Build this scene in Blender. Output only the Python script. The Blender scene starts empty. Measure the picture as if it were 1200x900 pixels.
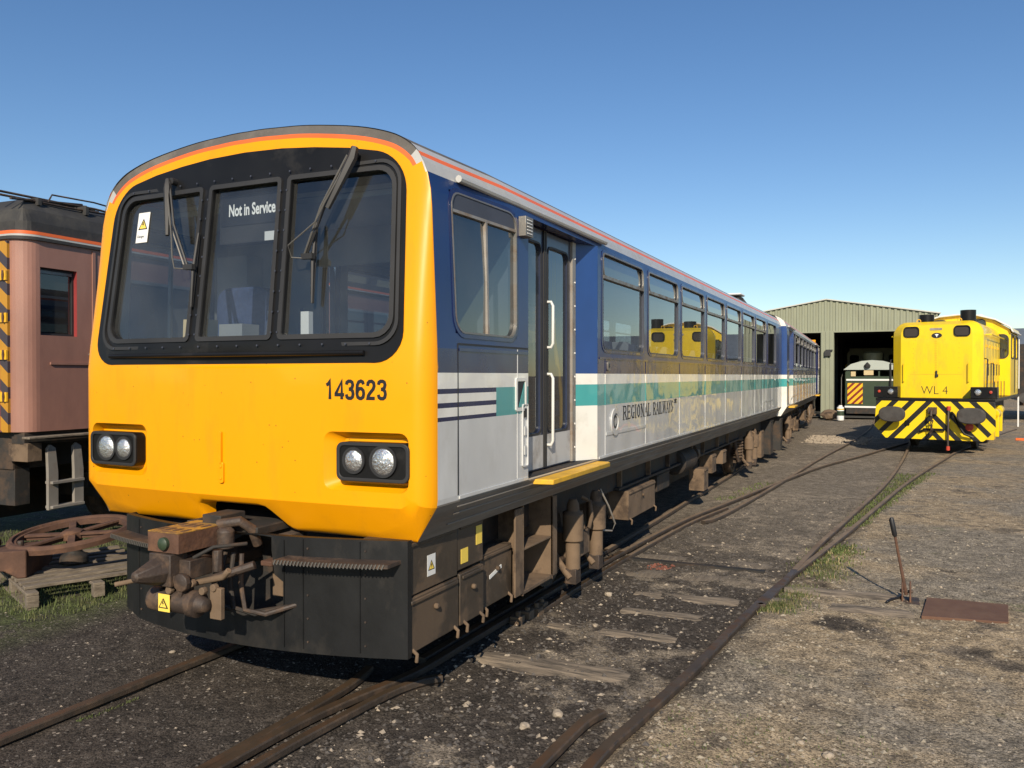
import bpy, bmesh, math, random
from mathutils import Vector, Matrix, noise
from mathutils.geometry import delaunay_2d_cdt, intersect_point_line
random.seed(7)
R = math.radians
scn = bpy.context.scene
COL = scn.collection

# ------------------------------------------------------------------ materials
def lin(c):
    return tuple((x/12.92 if x <= .04045 else ((x+.055)/1.055)**2.4) for x in c)

def mat(name, col, rough=.5, metal=0., var=.12, vscale=3., dirt=None, dscale=2., dlo=.5, dhi=.7, damt=.7,
        bump=None, coat=0., stretch=None, spec=.5, specks=None):
    m = bpy.data.materials.new(name); m.use_nodes = True
    nt = m.node_tree; N = nt.nodes; L = nt.links; b = N['Principled BSDF']
    tc = N.new('ShaderNodeTexCoord'); mp = N.new('ShaderNodeMapping'); L.new(tc.outputs['Object'], mp.inputs[0])
    if stretch: mp.inputs['Scale'].default_value = stretch
    n1 = N.new('ShaderNodeTexNoise'); n1.inputs['Scale'].default_value = vscale; n1.inputs['Detail'].default_value = 6
    L.new(mp.outputs[0], n1.inputs[0])
    mix = N.new('ShaderNodeMix'); mix.data_type = 'RGBA'
    mix.inputs[6].default_value = (*[max(0, c*(1-var*2)) for c in col], 1); mix.inputs[7].default_value = (*[min(1, c*(1+var*2)) for c in col], 1)
    L.new(n1.outputs[0], mix.inputs[0]); out = mix.outputs[2]
    if dirt:
        n2 = N.new('ShaderNodeTexNoise'); n2.inputs['Scale'].default_value = dscale; n2.inputs['Detail'].default_value = 9; n2.inputs['Roughness'].default_value = .65
        L.new(mp.outputs[0], n2.inputs[0])
        mr = N.new('ShaderNodeMapRange'); mr.inputs[1].default_value = dlo; mr.inputs[2].default_value = dhi; mr.inputs[4].default_value = damt
        L.new(n2.outputs[0], mr.inputs[0])
        mx = N.new('ShaderNodeMix'); mx.data_type = 'RGBA'; L.new(mr.outputs[0], mx.inputs[0]); L.new(out, mx.inputs[6]); mx.inputs[7].default_value = (*dirt, 1)
        out = mx.outputs[2]
        ra = N.new('ShaderNodeMapRange'); ra.inputs[3].default_value = rough; ra.inputs[4].default_value = min(1, rough+.35); L.new(mr.outputs[0], ra.inputs[0]); L.new(ra.outputs[0], b.inputs['Roughness'])
    else:
        b.inputs['Roughness'].default_value = rough
    if specks:
        vo = N.new('ShaderNodeTexVoronoi'); vo.inputs['Scale'].default_value = specks[0]; L.new(tc.outputs['Object'], vo.inputs[0])
        sc_ = N.new('ShaderNodeSeparateColor'); L.new(vo.outputs['Color'], sc_.inputs[0])
        a1 = N.new('ShaderNodeMath'); a1.operation = 'LESS_THAN'; a1.inputs[1].default_value = specks[1]; L.new(vo.outputs['Distance'], a1.inputs[0])
        a2 = N.new('ShaderNodeMath'); a2.operation = 'GREATER_THAN'; a2.inputs[1].default_value = specks[2]; L.new(sc_.outputs[0], a2.inputs[0])
        a3 = N.new('ShaderNodeMath'); a3.operation = 'MULTIPLY'; L.new(a1.outputs[0], a3.inputs[0]); L.new(a2.outputs[0], a3.inputs[1])
        a4 = N.new('ShaderNodeMath'); a4.operation = 'MULTIPLY'; a4.inputs[1].default_value = .65; L.new(a3.outputs[0], a4.inputs[0])
        mk = N.new('ShaderNodeMix'); mk.data_type = 'RGBA'; L.new(a4.outputs[0], mk.inputs[0]); L.new(out, mk.inputs[6]); mk.inputs[7].default_value = (.06, .035, .02, 1); out = mk.outputs[2]
    L.new(out, b.inputs['Base Color'])
    b.inputs['Metallic'].default_value = metal; b.inputs['Coat Weight'].default_value = coat; b.inputs['Coat Roughness'].default_value = .04
    b.inputs['Specular IOR Level'].default_value = spec
    if bump:
        n3 = N.new('ShaderNodeTexNoise'); n3.inputs['Scale'].default_value = bump[0]; n3.inputs['Detail'].default_value = bump[2] if len(bump) > 2 else 4
        L.new(mp.outputs[0], n3.inputs[0]); bp = N.new('ShaderNodeBump'); bp.inputs['Distance'].default_value = bump[1]; L.new(n3.outputs[0], bp.inputs['Height'])
        L.new(bp.outputs[0], b.inputs['Normal'])
        if coat: L.new(bp.outputs[0], b.inputs['Coat Normal'])
    return m

def glass(name, tint=(.5, .56, .6), boost=1.0, base=.07, rough=0.0):
    m = bpy.data.materials.new(name); m.use_nodes = True; nt = m.node_tree; N = nt.nodes; L = nt.links
    N.remove(N['Principled BSDF']); o = N['Material Output']
    t = N.new('ShaderNodeBsdfTransparent'); t.inputs[0].default_value = (*tint, 1)
    g = N.new('ShaderNodeBsdfGlossy'); g.inputs['Roughness'].default_value = rough; g.inputs[0].default_value = (.9, .93, .95, 1)
    lw = N.new('ShaderNodeLayerWeight'); lw.inputs[0].default_value = .5
    pw = N.new('ShaderNodeMath'); pw.operation = 'POWER'; pw.inputs[1].default_value = 4.; L.new(lw.outputs['Facing'], pw.inputs[0])
    mu = N.new('ShaderNodeMath'); mu.operation = 'MULTIPLY_ADD'; mu.inputs[1].default_value = boost; mu.inputs[2].default_value = base; mu.use_clamp = True
    L.new(pw.outputs[0], mu.inputs[0])
    mx = N.new('ShaderNodeMixShader'); L.new(mu.outputs[0], mx.inputs[0]); L.new(t.outputs[0], mx.inputs[1]); L.new(g.outputs[0], mx.inputs[2])
    # a film of dust on the pane
    d = N.new('ShaderNodeBsdfDiffuse'); d.inputs[0].default_value = (.3, .31, .3, 1)
    tc = N.new('ShaderNodeTexCoord'); n = N.new('ShaderNodeTexNoise'); n.inputs['Scale'].default_value = 1.6; n.inputs['Detail'].default_value = 8
    L.new(tc.outputs['Object'], n.inputs[0]); mr = N.new('ShaderNodeMapRange'); mr.inputs[1].default_value = .35; mr.inputs[2].default_value = .8; mr.inputs[3].default_value = .02; mr.inputs[4].default_value = .13
    L.new(n.outputs[0], mr.inputs[0]); mx2 = N.new('ShaderNodeMixShader'); L.new(mr.outputs[0], mx2.inputs[0]); L.new(mx.outputs[0], mx2.inputs[1]); L.new(d.outputs[0], mx2.inputs[2])
    L.new(mx2.outputs[0], o.inputs[0])
    return m

M = {}
M['yellow'] = mat('yellow_paint', (.83, .335, .002), .34, var=.05, vscale=1.5, stretch=(1, 1, .28), dirt=(.38, .16, .02), dscale=5, dlo=.52, dhi=.85, damt=.35, bump=(1.3, .004), coat=.08, spec=.3, specks=(22, .10, .86))
M['orange'] = mat('orange_stripe', (.75, .14, .03), .4, var=.1)
M['roofgrey'] = mat('roof_dirty_grey', (.10, .09, .08), .75, var=.25, vscale=4, dirt=(.26, .23, .19), dscale=3, dlo=.5, dhi=.75, damt=.6, bump=(18, .004))
M['cantgrey'] = mat('cantrail_grey', (.44, .44, .42), .4, var=.1, dirt=(.25, .2, .15), dscale=2.5, dlo=.52, dhi=.8, damt=.6, coat=.2)
M['blue'] = mat('blue_paint', (.010, .032, .125), .32, var=.2, vscale=2, dirt=(.04, .055, .11), dscale=2, dlo=.5, dhi=.8, damt=.5, bump=(.8, .012, 2), coat=.22, spec=.3)
M['bluesunlit'] = mat('sunlit_blue_paint', (.018, .06, .21), .35, var=.1, coat=.3)  # the side blue made lighter: sunlight put into the colour of sun-facing faces
M['navy'] = mat('navy_paint', (.012, .018, .075), .25, var=.2, vscale=1.2, dirt=(.035, .03, .06), dscale=2, dlo=.5, dhi=.8, damt=.4, bump=(1.6, .016, 2), coat=.28, spec=.35)
M['white'] = mat('white_paint', (.78, .77, .71), .35, var=.08, dirt=(.42, .38, .30), dscale=4, dlo=.5, dhi=.8, damt=.5, bump=(1.6, .020, 2), coat=.6)
M['teal'] = mat('teal_paint', (.055, .33, .33), .3, var=.12, dirt=(.12, .32, .32), dscale=3, dlo=.5, dhi=.8, damt=.5, bump=(1.6, .020, 2), coat=.7)
M['silver'] = mat('silver_grey_paint', (.55, .56, .555), .3, metal=0, var=.10, vscale=2.5, dirt=(.36, .34, .30), dscale=3, dlo=.5, dhi=.85, damt=.6, bump=(1.6, .020, 2), coat=.6, stretch=(1, 1, .6))
M['sill'] = mat('dusty_sill', (.20, .18, .155), .6, var=.25, vscale=5, dirt=(.20, .13, .08), dscale=1.8, dlo=.5, dhi=.75, damt=.8, stretch=(1, .35, 4), bump=(8, .003))
M['black'] = mat('black_gloss', (.010, .010, .0105), .38, spec=.22, var=.3, vscale=3, dirt=(.06, .055, .05), dscale=4, dlo=.55, dhi=.8, damt=.5, coat=0.)
M['rubber'] = mat('black_rubber', (.022, .022, .023), .6, var=.3)
M['frame'] = mat('window_frame_metal', (.25, .24, .22), .45, metal=.6, var=.2, dirt=(.16, .10, .05), dscale=6, dlo=.5, dhi=.7, damt=.7)
M['framedark'] = mat('window_frame_dark', (.05, .055, .075), .45, metal=.1, var=.2)
M['glass'] = glass('window_glass', (.42, .47, .52), .95, .10)
M['screen'] = glass('windscreen_glass', (.76, .80, .82), .9, .085)
M['lining'] = mat('interior_lining', (.30, .31, .31), .6, var=.08)
M['intdark'] = mat('interior_dark', (.05, .06, .085), .7, var=.15)
M['cabgrey'] = mat('cab_grey_panel', (.23, .245, .25), .6, var=.15)
M['seat'] = mat('seat_fabric', (.03, .05, .12), .9, var=.3, vscale=30)
M['cloth'] = mat('headrest_cover', (.62, .64, .64), .8, var=.06)
M['cream'] = mat('cream_card', (.55, .44, .25), .8, var=.08)
M['chassis'] = mat('underframe_black', (.022, .020, .018), .75, var=.3, dirt=(.10, .06, .035), dscale=4, dlo=.48, dhi=.7, damt=.8, bump=(20, .003))
M['dust'] = mat('brown_brake_dust', (.155, .105, .065), .85, var=.2, vscale=6, dirt=(.055, .038, .027), dscale=3.2, dlo=.5, dhi=.62, damt=.9, bump=(25, .003))
M['olive'] = mat('brown_box_paint', (.05, .037, .025), .6, var=.2, dirt=(.105, .07, .042), dscale=1.9, dlo=.5, dhi=.56, damt=.9, bump=(12, .003), coat=.1)
M['skirt'] = mat('black_skirt_paint', (.011, .0115, .012), .45, var=.3, vscale=5, spec=.35, dirt=(.075, .062, .048), dscale=3.0, dlo=.52, dhi=.8, damt=.4, bump=(5, .005), stretch=(1.4, 1.4, .8))
M['rust'] = mat('rusty_steel', (.09, .045, .028), .85, var=.3, vscale=9, dirt=(.20, .10, .05), dscale=5, dlo=.5, dhi=.7, damt=.7, bump=(40, .004))
M['darkrust'] = mat('dark_oily_steel', (.045, .032, .025), .6, var=.3, vscale=9, dirt=(.14, .085, .05), dscale=7, dlo=.5, dhi=.68, damt=.8, bump=(40, .003))
M['rail'] = mat('rail_side_steel', (.055, .042, .032), .6, var=.3, vscale=5, dirt=(.12, .075, .045), dscale=8, dlo=.48, dhi=.7, damt=.8, bump=(50, .002), metal=.2)
M['railtop'] = mat('rail_head_brown', (.12, .085, .055), .42, metal=.5, var=.25, vscale=4, dirt=(.15, .075, .035), dscale=5, dlo=.45, dhi=.7, damt=.85)
M['railrust'] = mat('rail_head_light_rust', (.20, .145, .095), .7, var=.25, vscale=3, dirt=(.11, .07, .045), dscale=4, dlo=.48, dhi=.7, damt=.8)
M['chrome'] = mat('bright_metal', (.7, .7, .7), .12, metal=1., var=.02)
M['lens'] = mat('lamp_lens', (.66, .66, .63), .10, metal=.75, var=.3, vscale=40, coat=1., bump=(70, .008))
M['stepyel'] = mat('yellow_step_paint', (.75, .42, .02), .5, var=.1, dirt=(.35, .22, .06), dscale=9, dlo=.5, dhi=.72, damt=.6)
M['handle'] = mat('white_handle', (.72, .72, .68), .3, var=.03, coat=.3)
M['doorgrey'] = mat('door_grey', (.48, .48, .47), .45, var=.1, dirt=(.16, .13, .10), dscale=4, damt=.6)
M['doornavy'] = mat('door_navy', (.02, .028, .06), .35, var=.2, coat=.3)
M['aluminium'] = mat('dull_aluminium', (.36, .33, .29), .5, metal=.5, var=.15, dirt=(.2, .12, .06), dscale=5, damt=.7)
M['stickw'] = mat('sticker_white', (.75, .75, .72), .5, var=.02)
M['sticky'] = mat('sticker_yellow', (.85, .62, .10), .5, var=.03)
M['ink'] = mat('black_lettering', (.012, .012, .014), .5, var=.05)
M['inkwhite'] = mat('white_lettering', (.85, .86, .85), .6, var=.01)
M['wood'] = mat('weathered_timber', (.19, .155, .115), .9, var=.3, vscale=3, dirt=(.08, .062, .045), dscale=5, dlo=.45, dhi=.7, damt=.85, stretch=(9, 1.2, 4), bump=(14, .006))
M['sleeper'] = mat('bleached_sleeper_timber', (.27, .215, .155), .9, var=.3, vscale=3, dirt=(.07, .058, .045), dscale=3.5, dlo=.42, dhi=.62, damt=.95, stretch=(1., 7, 4), bump=(14, .006))
M['locoyel'] = mat('lemon_yellow_paint', (.84, .58, .006), .34, var=.06, vscale=2, stretch=(1, 1, .35), dirt=(.42, .26, .04), dscale=5, dlo=.5, dhi=.8, damt=.5, coat=.25)
M['grille'] = mat('dark_grille', (.03, .022, .018), .6, var=.2)
M['green'] = mat('shed_green_cladding', (.25, .265, .185), .55, var=.08, dirt=(.17, .165, .12), dscale=1.3, dlo=.5, dhi=.8, damt=.6, stretch=(1, 1, .3))
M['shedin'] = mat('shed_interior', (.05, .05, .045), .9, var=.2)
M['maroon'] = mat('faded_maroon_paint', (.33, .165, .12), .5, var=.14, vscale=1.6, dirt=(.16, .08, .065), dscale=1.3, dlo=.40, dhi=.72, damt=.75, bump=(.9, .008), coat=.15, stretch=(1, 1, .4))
M['maroonred'] = mat('red_paint_patch', (.25, .035, .035), .5, var=.15)
M['coachroof'] = mat('coach_roof_black', (.032, .031, .03), .7, var=.3, dirt=(.12, .11, .09), dscale=2.2, dlo=.5, dhi=.8, damt=.5, bump=(20, .004))
M['paleblue'] = mat('pale_roof', (.40, .44, .40), .5, var=.05)
M['darkgreen'] = mat('dark_green_paint', (.035, .055, .03), .45, var=.15)
M['red'] = mat('red_paint', (.45, .05, .025), .5, var=.1)
M['slate'] = mat('slate_blue', (.10, .12, .15), .7, var=.15)
M['stone'] = mat('pale_stone', (.42, .38, .32), .9, var=.15, vscale=4)
M['pebble'] = mat('pale_pebble', (.33, .275, .21), .9, var=.25, vscale=25)
M['olivegrey'] = mat('olive_body', (.16, .15, .08), .5, var=.15)
M['blade'] = mat('grass_blade', (.085, .11, .03), .8, var=.35, vscale=2.5, dirt=(.2, .17, .08), dscale=4, damt=.7)
M['straw'] = mat('dry_grass_blade', (.30, .24, .12), .8, var=.2, vscale=3)
M['patch'] = M['stickw']
M['oldyellow'] = mat('worn_yellow_paint', (.45, .25, .03), .7, var=.2, dirt=(.12, .065, .035), dscale=9, dlo=.42, dhi=.6, damt=.9)
M['hose'] = mat('grey_hose', (.10, .095, .085), .5, var=.2)

def wasp(name, period, mode, c1=(.82, .58, .01), c2=(.015, .015, .015), frac=.45, slope=1.0):
    m = bpy.data.materials.new(name); m.use_nodes = True; nt = m.node_tree; N = nt.nodes; L = nt.links; b = N['Principled BSDF']
    tc = N.new('ShaderNodeTexCoord'); s = N.new('ShaderNodeSeparateXYZ'); L.new(tc.outputs['Object'], s.inputs[0])
    def ma(op, a, bb=None):
        n = N.new('ShaderNodeMath'); n.operation = op
        for i, v in enumerate((a, bb)):
            if v is None: continue
            if isinstance(v, (int, float)): n.inputs[i].default_value = v
            else: L.new(v, n.inputs[i])
        return n.outputs[0]
    x = s.outputs[0]
    if mode == 'chevron': x = ma('ABSOLUTE', x)
    if mode == 'y': x = s.outputs[1]
    v = ma('ADD', ma('MULTIPLY', s.outputs[2], slope), x); v = ma('DIVIDE', v, period); v = ma('FRACT', v); v = ma('LESS_THAN', v, frac)
    mx = N.new('ShaderNodeMix'); mx.data_type = 'RGBA'; L.new(v, mx.inputs[0]); mx.inputs[6].default_value = (*c1, 1); mx.inputs[7].default_value = (*c2, 1)
    L.new(mx.outputs[2], b.inputs['Base Color']); b.inputs['Roughness'].default_value = .4
    return m
M['wasp'] = wasp('wasp_stripes', .42, 'chevron', frac=.40)
M['wasp2'] = wasp('warning_stripes', .30, 'flat', c1=(.75, .45, .02), c2=(.20, .02, .015), slope=-1)
M['waspy'] = wasp('old_warning_stripes', .36, 'flat', c1=(.45, .22, .02), c2=(.05, .04, .05), slope=1.3)

# ------------------------------------------------------------------ mesh builder
def link(o, parent=None):
    COL.objects.link(o)
    if parent: o.parent = parent
    return o

def tag(o, label=None, cat=None, group=None, kind=None):
    if label: o['label'] = label
    if cat: o['category'] = cat
    if group: o['group'] = group
    if kind: o['kind'] = kind
    return o

def empty(name, loc=(0, 0, 0), rz=0., label=None, cat=None, group=None):
    o = bpy.data.objects.new(name, None); link(o); o.location = loc; o.rotation_euler = (0, 0, rz); o.empty_display_size = .2
    return tag(o, label, cat, group)

def rrect(cx, cy, w, h, r, n=5):
    pts = []
    for k, (sx, sy) in enumerate(((1, 1), (-1, 1), (-1, -1), (1, -1))):
        for i in range(n+1):
            a = math.pi/2*(k + i/n)
            pts.append((cx+sx*(w/2-r)+r*math.cos(a), cy+sy*(h/2-r)+r*math.sin(a)))
    return pts

def inpoly(p, poly):
    x, y = p; c = False; j = len(poly)-1
    for i in range(len(poly)):
        xi, yi = poly[i]; xj, yj = poly[j]
        if (yi > y) != (yj > y) and x < (xj-xi)*(y-yi)/(yj-yi)+xi: c = not c
        j = i
    return c

def offset_poly(P, d):
    """inset of a closed polygon (counter-clockwise) by d (number or list)"""
    n = len(P); out = []
    for i in range(n):
        a = Vector(P[i-1]); b = Vector(P[i]); c = Vector(P[(i+1) % n])
        e1 = (b-a).normalized(); e2 = (c-b).normalized()
        n1 = Vector((-e1.y, e1.x)); n2 = Vector((-e2.y, e2.x)); m = n1+n2
        if m.length < 1e-6: m = n1
        m.normalize(); k = 1/max(.5, m.dot(n1))
        dd = d[i] if isinstance(d, (list, tuple)) else d
        q = b+m*dd*k; out.append((q.x, q.y))
    return out

class MB:
    def __init__(s): s.v = []; s.f = []; s.m = []; s.mats = []
    def mi(s, m):
        if isinstance(m, str): m = M[m]
        if m not in s.mats: s.mats.append(m)
        return s.mats.index(m)
    def add(s, vs, fs, m):
        b = len(s.v); s.v += [tuple(v) for v in vs]; i = s.mi(m)
        for f in fs: s.f.append([b+k for k in f]); s.m.append(i)
        return s
    def box(s, x0, x1, y0, y1, z0, z1, m, T=None):
        vs = [Vector((x, y, z)) for z in (z0, z1) for y in (y0, y1) for x in (x0, x1)]
        if T is not None: vs = [T @ v for v in vs]
        return s.add(vs, [(0, 2, 3, 1), (4, 5, 7, 6), (0, 1, 5, 4), (2, 6, 7, 3), (0, 4, 6, 2), (1, 3, 7, 5)], m)
    def bar(s, a, b, w, h, m, up=(0, 0, 1)):
        a = Vector(a); b = Vector(b); d = (b-a).normalized(); u = Vector(up)
        if abs(d.dot(u)) > .98: u = Vector((0, 1, 0))
        r = d.cross(u).normalized(); u = r.cross(d)
        vs = [p+r*i*w/2+u*j*h/2 for p in (a, b) for j in (-1, 1) for i in (-1, 1)]
        return s.add(vs, [(0, 2, 3, 1), (4, 5, 7, 6), (0, 1, 5, 4), (2, 6, 7, 3), (0, 4, 6, 2), (1, 3, 7, 5)], m)
    def tube(s, pts, r, m, n=10, closed=False, cap=True, squash=None):
        pts = [Vector(p) for p in pts]; k = len(pts); rs = r if isinstance(r, (list, tuple)) else [r]*k
        vs = []; fs = []; prev = None
        for i, p in enumerate(pts):
            if closed: d = pts[(i+1) % k]-pts[i-1]
            else: d = pts[min(i+1, k-1)]-pts[max(i-1, 0)]
            if d.length < 1e-9: d = pts[i]-pts[i-1] if i else pts[1]-pts[0]
            d.normalize()
            if prev is None:
                u = Vector((0, 0, 1)) if abs(d.z) < .9 else Vector((1, 0, 0))
            else: u = prev
            x = d.cross(u); x.normalize(); u = x.cross(d); prev = u
            for j in range(n):
                a = 2*math.pi*j/n; vs.append(p+x*math.cos(a)*rs[i]+u*math.sin(a)*rs[i])
        for i in range(k if closed else k-1):
            for j in range(n):
                a = i*n+j; b = i*n+(j+1) % n; c = ((i+1) % k)*n+(j+1) % n; d = ((i+1) % k)*n+j
                fs.append((a, b, c, d))
        if cap and not closed: fs.append(tuple(range(n-1, -1, -1))); fs.append(tuple((k-1)*n+j for j in range(n)))
        return s.add(vs, fs, m)
    def lathe(s, prof, m, o=(0, 0, 0), ax='z', n=24):
        """profile of (radius, height)"""
        vs = []; fs = []; o = Vector(o)
        for r, h in prof:
            for j in range(n):
                a = 2*math.pi*j/n; c, d = r*math.cos(a), r*math.sin(a)
                v = {'z': (c, d, h), 'y': (c, h, -d), 'x': (h, c, d)}[ax]
                vs.append(o+Vector(v))
        for i in range(len(prof)-1):
            for j in range(n): fs.append((i*n+j, i*n+(j+1) % n, (i+1)*n+(j+1) % n, (i+1)*n+j))
        fs.append(tuple(range(n-1, -1, -1))); fs.append(tuple((len(prof)-1)*n+j for j in range(n)))
        return s.add(vs, fs, m)
    def prism(s, poly, h0, h1, m, fmap):
        """closed 2D polygon extruded between h0 and h1; fmap(u,v,h)"""
        n = len(poly); vs = [fmap(u, v, h) for h in (h0, h1) for u, v in poly]
        fs = [tuple(range(n-1, -1, -1)), tuple(range(n, 2*n))]+[(i, (i+1) % n, n+(i+1) % n, n+i) for i in range(n)]
        return s.add(vs, fs, m)
    def ring(s, outer, inner, h0, h1, m, fmap):
        n = len(outer); vs = [fmap(u, v, h) for P in (outer, inner) for h in (h0, h1) for u, v in P]
        fs = []
        for i in range(n):
            j = (i+1) % n
            fs += [(i, j, n+j, n+i), (2*n+j, 2*n+i, 3*n+i, 3*n+j), (n+i, n+j, 3*n+j, 3*n+i), (j, i, 2*n+i, 2*n+j)]
        return s.add(vs, fs, m)
    def sheet(s, outline, holes, fmap, m, step=.12, walls=None, hwalls=None, lines=()):
        loops = [outline]+list(holes); pts = []; edges = []
        for lp in loops:
            b = len(pts); pts += [Vector(p) for p in lp]; edges += [(b+i, b+(i+1) % len(lp)) for i in range(len(lp))]
        xs = [p[0] for p in outline]; ys = [p[1] for p in outline]
        for ln in lines:
            b = len(pts); pts += [Vector(p) for p in ln]; edges += [(b+i, b+i+1) for i in range(len(ln)-1)]
        bnd = list(pts)
        if step:
            x = min(xs)+step*.5
            while x < max(xs):
                y = min(ys)+step*.5
                while y < max(ys):
                    if inpoly((x, y), outline) and not any(inpoly((x, y), h) for h in holes):
                        q = Vector((x, y))
                        if min((q-b).length for b in bnd) > step*.45: pts.append(q)
                    y += step
                x += step
        r = delaunay_2d_cdt(pts, edges, [], 0, 1e-6)
        V = r[0]; F = []
        for f in r[2]:
            c = (sum(V[k].x for k in f)/len(f), sum(V[k].y for k in f)/len(f))
            if inpoly(c, outline) and not any(inpoly(c, h) for h in holes): F.append(tuple(f))
        s.add([fmap(v.x, v.y, 0) for v in V], F, m)
        if walls:
            for lp in [outline]: s.wall(lp, 0, walls, m, fmap)
        if hwalls:
            for lp in holes: s.wall(lp[::-1], 0, hwalls, m, fmap)
        return s
    def wall(s, lp, h0, h1, m, fmap):
        n = len(lp); vs = [fmap(u, v, h) for h in (h0, h1) for u, v in lp]
        return s.add(vs, [(i, (i+1) % n, n+(i+1) % n, n+i) for i in range(n)], m)
    def build(s, name, parent=None, smooth=35, bevel=0, recalc=True, merge=False):
        me = bpy.data.meshes.new(name); me.from_pydata([tuple(v) for v in s.v], [], s.f)
        for m in s.mats: me.materials.append(m)
        me.polygons.foreach_set('material_index', s.m)
        if recalc or merge:
            bm = bmesh.new(); bm.from_mesh(me)
            if merge: bmesh.ops.remove_doubles(bm, verts=bm.verts, dist=1e-5)
            if recalc: bmesh.ops.recalc_face_normals(bm, faces=bm.faces)
            bm.to_mesh(me); bm.free()
        if smooth:
            me.polygons.foreach_set('use_smooth', [True]*len(me.polygons)); me.set_sharp_from_angle(angle=R(smooth))
        o = bpy.data.objects.new(name, me); link(o, parent)
        if bevel:
            b = o.modifiers.new('bevel', 'BEVEL'); b.width = bevel; b.segments = 2; b.limit_method = 'ANGLE'; b.angle_limit = R(40); b.harden_normals = False
        return o

def text_part(name, body, size, m, parent, fmap, sx=1., bold=0., depth=.001, spacing=1.):
    cu = bpy.data.curves.new(name, 'FONT'); cu.body = body; cu.size = size; cu.align_x = 'LEFT'; cu.offset = bold; cu.space_character = spacing; cu.resolution_u = 4
    tmp = bpy.data.objects.new(name, cu); COL.objects.link(tmp)
    dg = bpy.context.evaluated_depsgraph_get(); dg.update()
    me = bpy.data.meshes.new_from_object(tmp.evaluated_get(dg)); bpy.data.objects.remove(tmp)
    for v in me.vertices: v.co = Vector(fmap(v.co.x*sx, v.co.y, depth))
    me.materials.clear(); me.materials.append(M[m])
    o = bpy.data.objects.new(name, me); link(o, parent); return o

def warning_sticker(name, parent, w, h, fmap, base='sticky', text=False, tri='sticky'):
    s = MB(); s.prism([(0, 0), (w, 0), (w, h), (0, h)], 0, .0015, base, fmap)
    cy = h*.62 if text else h*.5; a = w*.40; hh = a*1.6
    T = [(w/2-a, cy-hh/2), (w/2+a, cy-hh/2), (w/2, cy+hh/2)]; Ti = [(w/2+(x-w/2)*.72, cy-hh*.17+(y-(cy-hh*.17))*.72) for x, y in T]
    s.prism(T, .0015, .0022, 'ink', fmap); s.prism(Ti, .0022, .0028, tri, fmap)
    k = a*.9
    s.prism([(w/2-.05*k, cy+.38*k), (w/2-.28*k, cy-.12*k), (w/2, cy-.08*k), (w/2-.08*k, cy-.5*k), (w/2+.25*k, cy+.06*k), (w/2+.02*k, cy+.02*k), (w/2+.12*k, cy+.36*k)], .0028, .0034, 'ink', fmap)
    o = s.build(name, parent, smooth=0)
    if text:
        text_part('sticker_text', 'Danger', h*.12, 'ink', o, lambda u, v, d: fmap(w*.1+u, h*.17+v, .002+d), sx=1.)
    return o

def copy_tree(o, parent=None):
    c = o.copy(); COL.objects.link(c); c.parent = parent
    for ch in o.children: copy_tree(ch, c)
    return c

# ------------------------------------------------------------------ railcar
SECT = [(1.22, .86), (1.285, .965), (1.345, 1.06), (1.35, 1.10), (1.35, 2.70), (1.346, 2.80), (1.328, 2.90), (1.305, 2.965), (1.292, 2.99), (1.273, 3.02), (1.20, 3.085), (1.08, 3.145), (.85, 3.205), (.5, 3.255), (.25, 3.272), (0, 3.278)]
def _smooth_top(S):
    out = []
    for i, p1 in enumerate(S):
        out.append(p1)
        if p1[1] < 3.0 or i == len(S)-1: continue
        p0 = S[i-1]; p2 = S[i+1]; p3 = S[i+2] if i+2 < len(S) else (-S[i-1][0], S[i-1][1])
        for k in range(1, 4):
            t = k/4; out.append(tuple(.5*(2*p1[j]+(-p0[j]+p2[j])*t+(2*p0[j]-5*p1[j]+4*p2[j]-p3[j])*t*t+(-p0[j]+3*p1[j]-3*p2[j]+p3[j])*t**3) for j in (0, 1)))
    return out
SECT = _smooth_top(SECT)
def sidex(z):
    for (x0, z0), (x1, z1) in zip(SECT, SECT[1:]):
        if z <= z1: return x0+(x1-x0)*max(0, (z-z0))/(z1-z0)
    return 0
WHEEL_Z = .30

def livery(y, z, cab):
    if z < 1.07: return 'sill'
    if z < 1.526: return 'silver'
    if cab and y < .76:
        for a, b in ((1.526, 1.549), (1.600, 1.628), (1.678, 1.706)):
            if a < z < b: return 'navy'
        return 'white' if z < 1.795 else ('blue' if z > 1.93 else 'navy')
    if z < 1.706: return 'teal'
    if z < 1.795: return 'white'
    if z < 1.93: return 'navy'
    return 'blue'

def grid_wall(mb, ys, zs, holes, fx, mf):
    def inside(y, z): return any(a < y < b and c < z < d for a, b, c, d in holes)
    for y0, y1 in zip(ys, ys[1:]):
        for z0, z1 in zip(zs, zs[1:]):
            if inside((y0+y1)/2, (z0+z1)/2): continue
            mb.add([fx(y0, z0), fx(y1, z0), fx(y1, z1), fx(y0, z1)], [(0, 1, 2, 3)], mf((y0+y1)/2, (z0+z1)/2))

def cuts(vals, lo, hi, extra):
    v = sorted(set([round(x, 4) for x in list(vals)+list(extra) if lo <= x <= hi]+[lo, hi])); return v

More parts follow.
